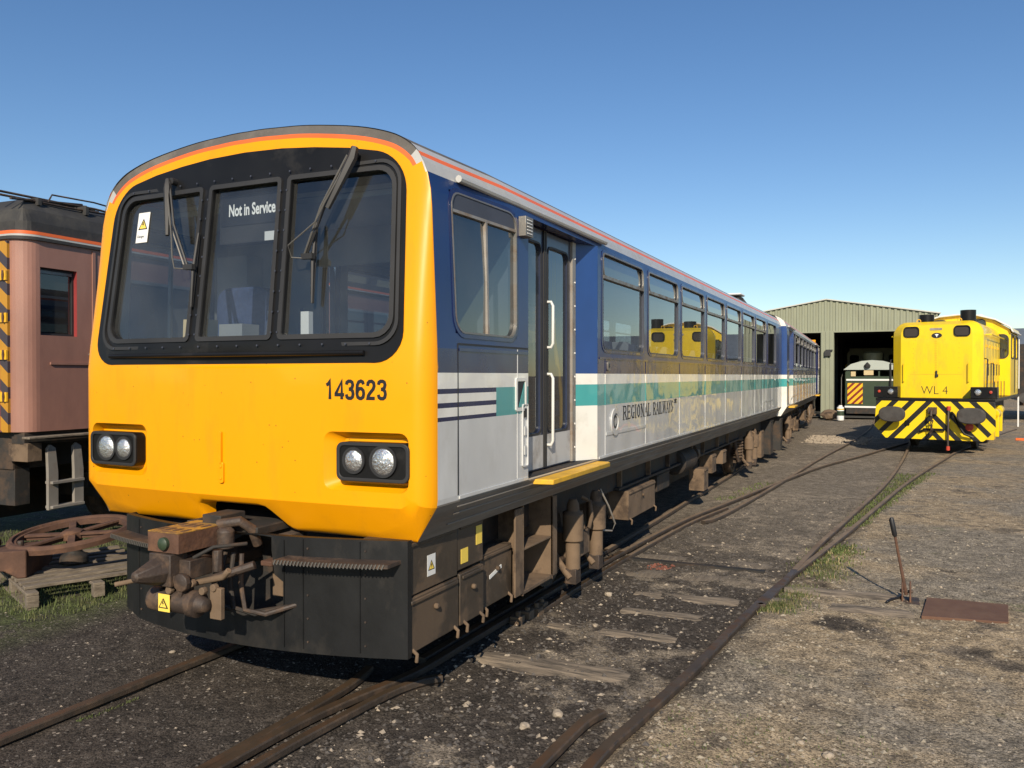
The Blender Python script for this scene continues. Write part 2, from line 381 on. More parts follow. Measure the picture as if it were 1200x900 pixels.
def make_car(root, Lc=15.2, cab=True, cab_front=True, full=True):
    """cab_front: the cab is at y=0; otherwise the inner end is at y=0 and the cab at y=Lc"""
    fl = (lambda y: y) if cab_front else (lambda y: Lc-y)
    WZ0, WZ1 = 2.0, 2.835
    wins = [(2.80+1.43*i, 4.06+1.43*i) for i in range(7)]
    lastw = (12.95, 14.2)
    cabw = (.25, 1.06)
    door = (1.25, 2.68)
    rdoor = None
    if not cab_front: rdoor = (13.35, 14.55)
    for sd in (1, -1):
        near = sd == 1
        holes = [(a+.0, b-.0, WZ0, WZ1) for a, b in wins]
        if cab_front: holes.append((lastw[0], lastw[1], WZ0, WZ1))
        else: holes.append((12.70, 13.25, WZ0, WZ1)); holes.append((rdoor[0], rdoor[1], 1.08, 2.86))
        holes.append((cabw[0], cabw[1], 2.02, 2.84)); holes.append((door[0], door[1], 1.08, 2.86))
        zs = cuts([.86, .965, 1.06, 1.07, 1.10, 1.3, 1.526, 1.549, 1.600, 1.628, 1.678, 1.706, 1.795, 1.93, 2.3, 2.70, 2.80, 2.90], .86, 2.90, [h[2] for h in holes]+[h[3] for h in holes])
        ys = cuts([.04, .76, Lc], .04, Lc, [h[0] for h in holes]+[h[1] for h in holes]+[i for i in range(1, 15)])
        w = MB()
        grid_wall(w, ys, zs, holes, lambda y, z: (sd*sidex(z), fl(y), z), lambda y, z: livery(y, z, True))
        grid_wall(w, ys, [z for z in zs if z > 1.1], holes, lambda y, z: (sd*(sidex(z)-.06), fl(y), z), lambda y, z: 'lining')
        # trim strips: lower edge bead, waist joint, panel seams
        for z, t, mm in ((1.085, .008, 'silver'), (1.928, .005, 'navy')):
            for a, b in ((.28, 1.24), (2.72, Lc-.05)):
                w.box(*sorted((sd*(sidex(z)+.001), sd*(sidex(z)+t))), *sorted((fl(a), fl(b))), z-.009, z+.009, mm)
        for z in (.92, .985, 1.03):
            w.box(*sorted((sd*(sidex(z)-.004), sd*(sidex(z)+.006))), *sorted((fl(.3), fl(Lc-.05))), z-.004, z+.004, 'sill')
        seams = [2.88]+[b+.085 for a, b in wins]+[12.3, 13.6]
        for y in seams:
            for z0, z1, mm in ((1.095, 1.524, 'silver'), (1.528, 1.704, 'teal'), (1.708, 1.793, 'white'), (1.797, 1.918, 'navy')):
                w.box(*sorted((sd*1.3505, sd*1.354)), *sorted((fl(y-.006), fl(y+.006))), z0, z1, mm)
        for a, b in ((2.9, 4.13), (12.3, 13.6)):
            w.box(*sorted((sd*1.3505, sd*1.356)), *sorted((fl(a), fl(b))), 1.262, 1.29, 'silver')
        w.build('side_wall', root, smooth=20, recalc=False)
        # windows
        def winframe(a, b, z0, z1, top, fm='framedark', slider=None, r=.075):
            y0, y1 = sorted((fl(a), fl(b))); wd = y1-y0; cy = (y0+y1)/2; cz = (z0+z1)/2; h = z1-z0
            fmap = lambda u, v, d: (sd*(sidex(v)+d), u, v)
            f = MB(); inn = rrect(cy, cz, wd-.024, h-.024, r); mid_ = rrect(cy, cz, wd-.002, h-.002, r+.011); out = rrect(cy, cz, wd+.05, h+.05, r+.035)
            f.ring(mid_, inn, -.015, .008, fm, fmap); f.ring(out, mid_, -.015, .005, 'navy', fmap)
            if top:
                zt = z0+(z1-z0)*.745
                f.box(*sorted((sd*1.33, sd*1.362)), y0+.012, y1-.012, zt-.014, zt+.014, 'frame')
                ti = rrect(cy, (zt+z1)/2, wd-.05, z1-zt-.03, .05); to = rrect(cy, (zt+z1)/2, wd-.022, z1-zt-.002, .065); f.ring(to, ti, -.006, .010, 'frame', fmap)
            if slider:
                ysl = fl(slider); f.box(*sorted((sd*1.325, sd*1.352)), ysl-.011, ysl+.011, z0+.012, z1-.115, 'aluminium')
                f.box(*sorted((sd*1.325, sd*1.353)), y0+.01, y1-.01, z1-.125, z1-.108, 'aluminium'); f.box(*sorted((sd*1.325, sd*1.345)), y0+.012, y1-.012, z1-.107, z1-.014, 'intdark')
            fo = f.build('window', root, smooth=30)
            g = MB(); g.add([(sd*1.334, y0-.01, z0-.01), (sd*1.334, y1+.01, z0-.01), (sd*1.334, y1+.01, 2.72), (sd*1.334, y0-.01, 2.72), (sd*1.322, y0-.01, z1+.01), (sd*1.322, y1+.01, z1+.01)], [(0, 1, 2, 3), (3, 2, 5, 4)], 'glass')
            g.build('pane', fo, smooth=0, recalc=False)
            return fo
        for a, b in wins: winframe(a, b, WZ0, WZ1, True)
        if cab_front: winframe(*lastw, WZ0, WZ1, False)
        else: winframe(12.70, 13.25, WZ0, WZ1, False)
        winframe(*cabw, 2.02, 2.84, False, 'frame', slider=.66, r=.09)
        # doors
        for d0, d1, slant in ([(door[0], door[1], True)]+([(rdoor[0], rdoor[1], True)] if rdoor else [])):
            fr = MB()
            X0, X1 = 1.345, 1.225
            q = lambda x, y, z: (sd*x, fl(y), z)
            # reveals: front one square, rear one slanted, its livery colours lightened for the sun it faces
            ja, jb = (d1-.27, d1)
            if rdoor and d0 == rdoor[0]: ja, jb = d0+.26, d0
            for z0, z1, mm in ((1.08, 1.53, 'white'), (1.53, 1.706, 'teal'), (1.706, 1.795, 'white'), (1.795, 2.86, 'bluesunlit')):
                fr.add([q(1.349, jb, z0), q(1.349, jb, z1), q(X1-.02, ja, z1), q(X1-.02, ja, z0)], [(0, 1, 2, 3)], mm)
            o_ = d0 if jb == d1 else d1
            fr.add([q(X0, o_, 1.08), q(X0, o_, 2.86), q(X1-.03, o_, 2.86), q(X1-.03, o_, 1.08)], [(0, 1, 2, 3)], 'navy')
            fr.add([q(X0-.01, d0, 2.86), q(X0-.01, d1, 2.86), q(X1-.03, d1, 2.86), q(X1-.03, d0, 2.86)], [(0, 1, 2, 3)], 'navy')
            fr.add([q(X0, d0, 1.08), q(X0, d1, 1.08), q(X1-.03, d1, 1.08), q(X1-.03, d0, 1.08)], [(0, 1, 2, 3)], 'chassis')
            la, lb = (d0+.01, ja-.0) if jb == d1 else (ja, d1-.01)
            # aluminium seal post beside the jamb
            pj = ja-.035 if jb == d1 else ja+.035
            fr.box(*sorted((sd*(X1-.01), sd*(X1+.03))), *sorted((fl(pj-.035), fl(pj+.035))), 1.09, 2.85, 'aluminium')
            for k in range(9): fr.lathe([(.008, 0), (.008, .006)], 'stickw', q(X1+.03, pj+.015, 1.2+k*.19) if sd == 1 else (-X1-.036, fl(pj), 1.2+k*.19), 'x', 8)
            fr.build('door_frame', root, smooth=0, recalc=False)
            l0, l1 = (la, lb-.07) if jb == d1 else (la+.07, lb)
            mid = (l0+l1)/2
            for k, (a, b) in enumerate(((l0, mid-.006), (mid+.006, l1))):
                lf = MB(); y0, y1 = sorted((fl(a), fl(b))); st = .065
                gz0, gz1 = 1.36, 2.74
                fmap = lambda u, v, d: (sd*(X1-.01+d), u, v)
                hole = rrect((y0+y1)/2, (gz0+gz1)/2, y1-y0-2*st, gz1-gz0, .05)
                out = [(y0, 1.09), (y1, 1.09), (y1, 2.85), (y0, 2.85)]
                lf.sheet(out, [hole], lambda u, v, d: fmap(u, v, .02-d), 'doornavy', 0, walls=.04, hwalls=.04)
                lf.ring(rrect((y0+y1)/2, (gz0+gz1)/2, y1-y0-2*st+.03, gz1-gz0+.03, .065), hole, .0205, .026, 'rubber', fmap)
                lf.box(*sorted((sd*(X1+.0105), sd*(X1+.013))), y0+.01, y1-.01, 1.10, 1.34, 'doorgrey')
                lf.box(*sorted((sd*(X1+.0105), sd*(X1+.022))), y1-.022 if k == 0 else y0, y1 if k == 0 else y0+.022, 1.10, 2.85, 'rubber')
                lo = lf.build('door', root, smooth=30)
                g = MB(); g.add([fmap(u, v, .004) for u, v in rrect((y0+y1)/2, (gz0+gz1)/2, y1-y0-2*st+.005, gz1-gz0+.005, .05)], [tuple(range(24))], 'glass'); g.build('pane', lo, smooth=0)
                if near:
                    if k == 1 and cab_front:
                        for h0, h1 in ((1.99, 2.33), (1.26, 1.79)):
                            t = MB(); yy = fl(a)+.045; X = X1+.06
                            t.tube([(X-.05, yy, h0), (X-.015, yy, h0), (X, yy, h0+.03), (X, yy, h1-.03), (X-.015, yy, h1), (X-.05, yy, h1)], .0115, 'handle', 10)
                            t.build('handle', lo)
                    elif cab_front:
                        t = MB(); yy = fl(a)+.05; X = X1+.045
                        t.tube([(X-.04, yy, 1.2), (X-.01, yy+.02, 1.2), (X, yy+.02, 1.26), (X, yy, 2.25), (X-.01, yy, 2.30), (X-.04, yy, 2.30)], .012, 'frame', 8); t.build('handle', lo)
            # yellow step below the door
            stp = MB(); y0, y1 = sorted((fl(d0+.1), fl(d1+.02)))
            poly = [(1.20, y0), (1.47, y0+.06), (1.47, y1-.05), (1.44, y1), (1.20, y1)]
            stp.prism([(u, v) for u, v in poly], 1.025, 1.06, 'stepyel', lambda u, v, h: (sd*u, v, h)); stp.build('step', root, bevel=.004)
            gt = MB(); y0, y1 = sorted((fl(d0-.9 if d0 < 2 else d0-.3), fl(d1+.2)))
            gt.tube([(sd*1.352, y0, 2.918), (sd*1.352, y1, 2.918)], .022, 'cantgrey', 8); gt.build('rain_gutter', root)
        if near or cab_front:
            s = MB()
            fm = lambda u, v, d: (sd*(1.3505+d), fl(u), v)
            # dark panel joints round the driver's side sheet
            s.box(*sorted((sd*1.3505, sd*1.3535)), *sorted((fl(.262), fl(.272))), 1.10, 1.96, 'rubber')
            s.box(*sorted((sd*1.3505, sd*1.3535)), *sorted((fl(.272), fl(1.24))), 1.955, 1.965, 'rubber')
            s.box(*sorted((sd*1.3505, sd*1.3535)), *sorted((fl(1.07), fl(1.076))), 1.10, 1.95, 'silver')
            s.ring(rrect(1.125, 1.655, .17, .22, .01, 1), rrect(1.125, 1.655, .125, .175, .005, 1), 0, .008, 'handle', fm)
            s.prism(rrect(1.125, 1.655, .12, .17, .005, 1), 0, .002, 'rubber', fm)
            s.prism([(1.09, 1.572), (1.183, 1.572), (1.183, 1.735)], .002, .004, 'teal', fm)
            s.ring(rrect(1.185, 1.38, .09, .42, .01, 1), rrect(1.185, 1.38, .075, .405, .008, 1), 0, .012, 'silver', fm)
            for zz in (1.25, 1.38, 1.5): s.box(*sorted((sd*1.352, sd*1.362)), *sorted((fl(1.17), fl(1.2))), zz, zz+.06, 'rubber' if zz > 1.45 else 'silver')
            s.build('side_panel', root, smooth=0)
            lp = MB(); y0, y1 = sorted((fl(1.10), fl(1.22)))
            lp.box(*sorted((sd*1.347, sd*1.40)), y0, y1, 2.70, 2.83, 'frame')
            for k in range(5): lp.box(*sorted((sd*1.4005, sd*1.404)), y0+.02, y1-.02, 2.715+k*.022, 2.722+k*.022, 'stickw')
            lp.build('door_warning_lamp', root, bevel=.006)
            if near:
                hb = MB(); hb.prism(rrect(fl(2.95), 1.86, .05, .085, .02), 0, .012, 'frame', lambda u, v, d: (1.3505+d, u, v)); hb.prism(rrect(fl(2.95), 1.865, .02, .035, .009), .012, .016, 'rubber', lambda u, v, d: (1.3505+d, u, v)); hb.build('door_button', root)
    # roof
    rf = MB(); full_top = [(x, z) for x, z in SECT if z >= 2.90]
    prof = full_top+[(-x, z) for x, z in full_top[-2::-1]]
    ys = [.035, .27]+[1+i*1.0 for i in range(14)]+[Lc]
    for y0, y1 in zip(ys, ys[1:]):
        for (x0, z0), (x1, z1) in zip(prof, prof[1:]):
            zc = (z0+z1)/2
            mm = 'cantgrey' if zc < 2.985 else 'orange' if zc < 3.0155 and zc > 2.99 else ('cantgrey' if zc < 3.07 and zc > 2.98 else ('roofgrey' if zc > 3.07 else 'cantgrey'))
            if 2.99 <= zc <= 3.012: mm = 'orange'
            rf.add([(x0, fl(y0), z0), (x0, fl(y1), z0), (x1, fl(y1), z1), (x1, fl(y0), z1)], [(0, 1, 2, 3)], mm)
    rf.build('roof', root, smooth=40, recalc=False)
    it = MB()
    it.box(-1.18, 1.18, *sorted((fl(.1), fl(Lc-.05))), 1.10, 1.14, 'intdark')
    it.box(-1.25, 1.25, *sorted((fl(.3), fl(Lc-.05))), 2.90, 2.93, 'lining')
    it.build('floor_and_ceiling', root, smooth=0)
    ends = MB()
    # inner end wall: side livery along its edge, colours lightened as if sunlit
    ye = fl(Lc)
    zz = [.86, .965, 1.06, 1.10, 1.526, 1.706, 1.795, 2.70, 2.80, 2.90, 2.99, 3.02, 3.085, 3.145, 3.205, 3.255, 3.278]
    sec = {z: x for x, z in SECT}
    for z0, z1 in zip(zz, zz[1:]):
        zc = (z0+z1)/2; mm = 'white' if zc < 1.526 else 'teal' if zc < 1.706 else 'white' if zc < 1.795 else 'bluesunlit' if zc < 2.9 else 'white'
        xa, xb = sec.get(z0, 1.35), sec.get(z1, 1.35)
        for a, b, mk in ((1.0, 0, mm), (.0, 0, 'chassis')):
            pass
        ends.add([(xa, ye, z0), (xb, ye, z1), (min(xb, 1.13), ye, z1), (min(xa, 1.13), ye, z0)], [(0, 1, 2, 3)], mm)
        ends.add([(min(xa, 1.13), ye, z0), (min(xb, 1.13), ye, z1), (-xb, ye, z1), (-xa, ye, z0)], [(0, 1, 2, 3)], 'chassis')
    ends.build('end_wall', root, smooth=0, recalc=False)
    # seats
    st0 = MB()
    st0.box(-.42, .42, 0, .42, 1.42, 1.55, 'seat'); st0.prism([(.40, 1.5), (.50, 1.5), (.56, 2.02), (.53, 2.10), (.48, 2.10), (.45, 2.02)], -.42, .42, 'seat', lambda u, v, h: (h, u, v))
    for sx in (-.21, .21): st0.prism(rrect(sx, 2.04, .30, .17, .05), .45, .575, 'cloth', lambda u, v, h: (u, h, v))
    st0.box(-.3, .3, .1, .3, 1.14, 1.42, 'intdark')
    s0 = st0.build('seat', root, smooth=30, bevel=.01); first = True
    for i in range(14):
        for sx in (-.78, .78):
            if first: o = s0; first = False
            else: o = s0.copy(); link(o, root)
            o.location = (sx, fl(3.0+i*.78), 0)
    # poles by the door
    pl = MB()
    for yy in (1.35, 2.62):
        pl.tube([(1.05, fl(yy), 1.14), (1.05, fl(yy), 1.6), (.98, fl(yy), 2.1), (.98, fl(yy), 2.88)], .018, 'stepyel', 8)
    pl.build('grab_pole', root)
    bk = MB(); y0, y1 = sorted((fl(1.18), fl(1.22))); bk.box(-1.27, -.35, y0, y1, 1.14, 2.9, 'cabgrey'); bk.box(.35, 1.27, y0, y1, 1.14, 2.9, 'cabgrey'); bk.box(-.35, .35, y0, y1, 2.6, 2.9, 'cabgrey'); bk.box(-.35, .35, y0, y1, 1.14, 1.95, 'cabgrey'); bk.build('cab_bulkhead', root, smooth=0)

    # ---- underframe
    for sd in (1, -1):
        q = lambda a, b: sorted((sd*a, sd*b))
        u = MB(); u.box(*q(.92, 1.0), *sorted((fl(.9), fl(Lc-.2))), .60, .87, 'chassis'); u.box(*q(1.0, 1.06), *sorted((fl(4.2), fl(Lc-3.4))), .60, .625, 'chassis')
        for yy in (4.3, 5.4, 6.3, 7.6, 8.4, 9.5, 10.4): u.box(*q(1.0, 1.05), *sorted((fl(yy), fl(yy+.03))), .6, .87, 'dust')
        u.build('solebar', root, smooth=0)
        # equipment lockers behind the skirt
        def locker(a, b, z0, z1, x1, m='olive', x0=.9, knobs=True):
            o = MB(); y0, y1 = sorted((fl(a), fl(b))); o.box(*q(x0, x1), y0, y1, z0, z1, m)
            o.box(*q(x1+.0005, x1+.012), y0+.02, y1-.02, z1-.035, z1-.012, m)
            if knobs:
                for yy in (y0+.05, y1-.05):
                    o.tube([(sd*(x1-.01), yy, z0+.02), (sd*(x1+.025), yy, z0-.005), (sd*(x1+.02), yy, z0-.05)], .012, 'dust', 6)
                o.lathe([(.018, 0), (.018, .02), (.01, .026)], 'dust', (sd*x1 if sd == 1 else sd*x1-.026, (y0+y1)/2, (z0+z1)/2+.05), 'x', 8)
            return o.build('equipment_locker', root, bevel=.008)
        if sd == 1: locker(-.02, .545, .25, .555, 1.20); locker(-.02, .545, .565, .87, 1.192, knobs=False)
        locker(.565, .88, .25, .565, 1.20); locker(.56, .90, .585, .87, 1.185, knobs=False)
        locker(.93, 1.41, .24, .60, 1.15, 'olive')
        if sd == 1 and cab_front:
            warning_sticker('warning_sticker', root, .09, .12, lambda u_, v, d: (1.1925+d, .19+u_, .635+v), base='stickw')
            s_ = MB(); s_.box(1.1855, 1.188, .80, .88, .70, .82, 'sticky'); s_.box(1.1855, 1.188, .60, .69, .62, .71, 'sticky'); s_.build('yellow_label', root, smooth=0)
            s_ = MB(); s_.bar((1.152, 1.06, .43), (1.152, 1.24, .47), .004, .025, 'stickw'); s_.build('paper_tag', root, smooth=0)
        # step frame
        o = MB()
        for a, b in ((1.50, 1.515), (2.05, 2.065)):
            o.box(*q(.95, 1.2), *sorted((fl(a), fl(b))), .20, .86, 'dust')
            o.box(*q(1.185, 1.2), *sorted((fl(a-.13 if a < 2 else a), fl(a+.001 if a < 2 else a+.10))), .22, .84, 'dust')
        o.box(*q(.95, 1.2), *sorted((fl(1.516), fl(2.049))), .21, .235, 'dust'); o.box(*q(1.02, 1.19), *sorted((fl(1.516), fl(2.049))), .52, .535, 'dust')
        o.build('step_frame', root, bevel=.003)
        for wy in (2.92, 12.25):
            w = MB(); n = 40
            w.lathe([(.09, .12), (.09, .045), (.16, .03), (.32, .02), (.35, .05), (.40, .055), (.41, 0), (.40, -.07), (.43, -.075), (.44, -.09), (.43, -.10), (.33, -.10), (.31, -.02), (.1, -.03), (.1, -.1)], 'darkrust', (0, 0, 0), 'x', n)
            wo = w.build('wheel', root); wo.location = (sd*.75, fl(wy), .30)
            if sd == -1: wo.rotation_euler = (0, 0, math.pi)
            d = MB()
            ax = sd*1.05
            d.box(*q(.88, 1.14), fl(wy)-.16, fl(wy)+.16, .20, .42, 'dust'); d.lathe([(.11, 0), (.11, .05), (.07, .07)], 'darkrust', (ax-.03 if sd == 1 else ax-.07, fl(wy), .31), 'x', 16)
            d.build('axlebox', root, bevel=.01)
            if full:
              for k, dy in enumerate((-.29, .30)):
                dm = MB(); yy = fl(wy+dy); bx = sd*1.15; tz = .78; by = yy
                dm.lathe([(.045, 0), (.062, .01), (.062, .24), (.088, .25), (.088, .47), (.07, .49), (.055, .50), (.05, .56), (.03, .60)], 'dust', (bx, by, .14), 'z', 18)
                dm.box(bx-.05, bx+.05, by-.06, by+.06, .03, .16, 'darkrust'); dm.tube([(bx, by-.06, .08), (bx-.12*sd, by-.02, .2), (bx-.2*sd, by, .3)], .03, 'dust', 8)
                dm.build('damper', root, bevel=.006)
              if True:
                hs = MB(); yy = fl(wy-.02)
                hs.tube([(sd*1.13, yy, .72), (sd*1.2, yy+.02, .68), (sd*1.21, yy+.03, .55), (sd*1.19, yy+.02, .45), (sd*1.15, yy, .44), (sd*1.13, yy, .52), (sd*1.12, yy, .6)], .018, 'dust', 8); hs.build('air_hose', root)
              sp = MB(); pts = []
              for i in range(96): a = i/12*2*math.pi; pts.append((sd*.98+.085*math.cos(a), fl(wy-.52)+.085*math.sin(a), .22+.42*i/96))
              sp.tube(pts, .017, 'dust', 6); sp.build('coil_spring', root)
              br = MB(); br.tube([(sd*.95, fl(wy-.75), .62), (sd*1.0, fl(wy-.6), .2), (sd*1.0, fl(wy+.6), .2), (sd*.95, fl(wy+.75), .62)], .03, 'darkrust', 8)
              br.bar((sd*.95, fl(wy-.55), .17), (sd*.95, fl(wy+.55), .17), .1, .05, 'dust'); br.build('suspension_beam', root)
        if full:
            hs = MB(); hs.tube([(1.12*sd, fl(3.42), .72), (1.17*sd, fl(3.52), .55), (1.19*sd, fl(3.66), .36), (1.17*sd, fl(3.62), .3), (1.1*sd, fl(3.45), .33), (1.02*sd, fl(3.3), .38)], .009, 'aluminium', 6); hs.build('pipe', root)
        locker(4.32, 5.36, .28, .58, 1.12, 'dust'); locker(5.9, 6.5, .36, .58, 1.0, 'chassis', knobs=False)
        locker(8.05, 8.35, .10, .42, 1.12, 'dust', knobs=False); locker(8.75, 9.05, .28, .56, 1.10, 'dust', knobs=False); locker(9.6, 9.9, .34, .56, 1.1, 'dust', knobs=False)
        locker(13.75, 14.1, .06, .62, 1.12, 'dust', knobs=False); locker(14.55, 15.0, .06, .80, 1.2, 'chassis', x0=.6, knobs=False)
        tk = MB(); tk.lathe([(.13, 0), (.17, .03), (.17, .72), (.13, .75)], 'chassis', (sd*.95, min(fl(6.9), fl(7.65)), .62), 'y', 18)
        tk.lathe([(.11, 0), (.11, .12), (.05, .15)], 'darkrust', (sd*1.0, min(fl(7.75), fl(7.9)), .66), 'y', 14); tk.build('air_reservoir', root)
    cn = MB(); cn.box(-.9, .9, *sorted((fl(.6), fl(Lc-.3))), .62, .86, 'chassis'); cn.box(-.5, .5, *sorted((fl(4.4), fl(10.5))), .12, .62, 'chassis')
    for wy in (2.92, 12.25): cn.tube([(-.72, fl(wy), .30), (.72, fl(wy), .30)], .08, 'darkrust', 12)
    cn.build('underframe', root, smooth=30)

def face_y(x, z, push=0.):
    y = -.062-.055*(1-min(1, (x/1.35)**2))
    if z > 1.85: y += .095*(z-1.85)
    if z < 1.06: y += .55*(1.06-z)
    return y-push

def make_front(root):
    # outline of the front, counter-clockwise in (x, z)
    up = [(x, z) for x, z in SECT if z > .9 or True]
    right = list(SECT)
    # finer outline
    fine = []
    for (a, b) in zip(right, right[1:]):
        L_ = math.hypot(b[0]-a[0], b[1]-a[1]); k = max(1, int(L_/.14))
        for i in range(k): fine.append((a[0]+(b[0]-a[0])*i/k, a[1]+(b[1]-a[1])*i/k))
    fine.append(right[-1])
    left = [(-x, z) for x, z in fine[-2::-1]]
    bottom = [(-.9, .86), (-.6, .86), (-.32, .86), (-.272, .875), (-.255, .905), (-.262, .96), (-.255, .985), (-.23, 1.0), (0, 1.0), (.20, 1.0), (.245, .992), (.275, .968), (.36, .885), (.395, .865), (.43, .86), (.7, .86), (1.0, .86)]
    out = fine+left+bottom
    ins = [.10+.008*max(0, min(1, (z-2.95)/.12)) for x, z in fine+left]+[.05, .05, .03]+[.03]*12+[.05, .05]
    n = len(out); K = 6; rings = []
    mb = MB()
    for k in range(K+1):
        th = math.pi/2*k/K
        P = offset_poly(out, [d*(1-math.cos(th)) for d in ins])
        ring = []
        for i, (x, z) in enumerate(P):
            yf = face_y(x, z); y = .045+(yf-.045)*math.sin(th)
            ring.append((x, y, z))
        rings.append((ring, P))
    for k in range(K):
        a = rings[k][0]; b = rings[k+1][0]
        for i in range(n):
            j = (i+1) % n; zc = (out[i][1]+out[j][1])/2; xc = abs(out[i][0]+out[j][0])/2
            mm = 'yellow'
            top = zc > 2.975
            if top: mm = ('roofgrey' if xc < 1.26 else 'cantgrey') if k < 4 else ('orange' if k < 5 else 'yellow')
            elif zc > 2.9 and k < 2: mm = 'cantgrey'
            mb.add([a[i], a[j], b[j], b[i]], [(0, 1, 2, 3)], mm)
    inner = rings[-1][1]
    sur = surround_outline()
    rec = [rrect(s*.965, 1.305, .54, .325, .055) for s in (1, -1)]
    fm = lambda u, v, d: (u, face_y(u, v)+d, v)
    mb.sheet(inner, [sur]+rec, fm, 'yellow', .11, lines=[[(-1.19+.119*i, 1.06) for i in range(21)]])
    # sloping pockets round the lamps
    for s in (1, -1):
        A = rrect(s*.965, 1.305, .54, .325, .055); B = rrect(s*1.0, 1.305, .445, .255, .045)
        vs = [fm(u, v, 0) for u, v in A]+[fm(u, v, .07) for u, v in B]; m_ = len(A)
        mb.add(vs, [(i, (i+1) % m_, m_+(i+1) % m_, m_+i) for i in range(m_)]+[tuple(range(m_, 2*m_))], 'yellow')
    o = mb.build('front_end', root, smooth=22, merge=True)
    return o

def surround_outline():
    pts = []
    # bottom left, going counter-clockwise
    def arc(cx, cz, r, a0, a1, n=7, sx=1., sz=1.):
        for i in range(n+1):
            a = R(a0+(a1-a0)*i/n); pts.append((cx+r*math.cos(a)*sx, cz+r*math.sin(a)*sz))
    arc(1.03, 2.02, .17, -90, 0)
    arc(.95, 2.80, .25, 0, 78, 9)
    for x, z in ((.8, 3.082), (.55, 3.112), (.3, 3.132), (0, 3.14), (-.3, 3.132), (-.55, 3.112), (-.8, 3.082)): pts.append((x, z))
    arc(-.95, 2.80, .25, 102, 180, 9)
    arc(-1.03, 2.02, .17, 180, 270)
    return pts

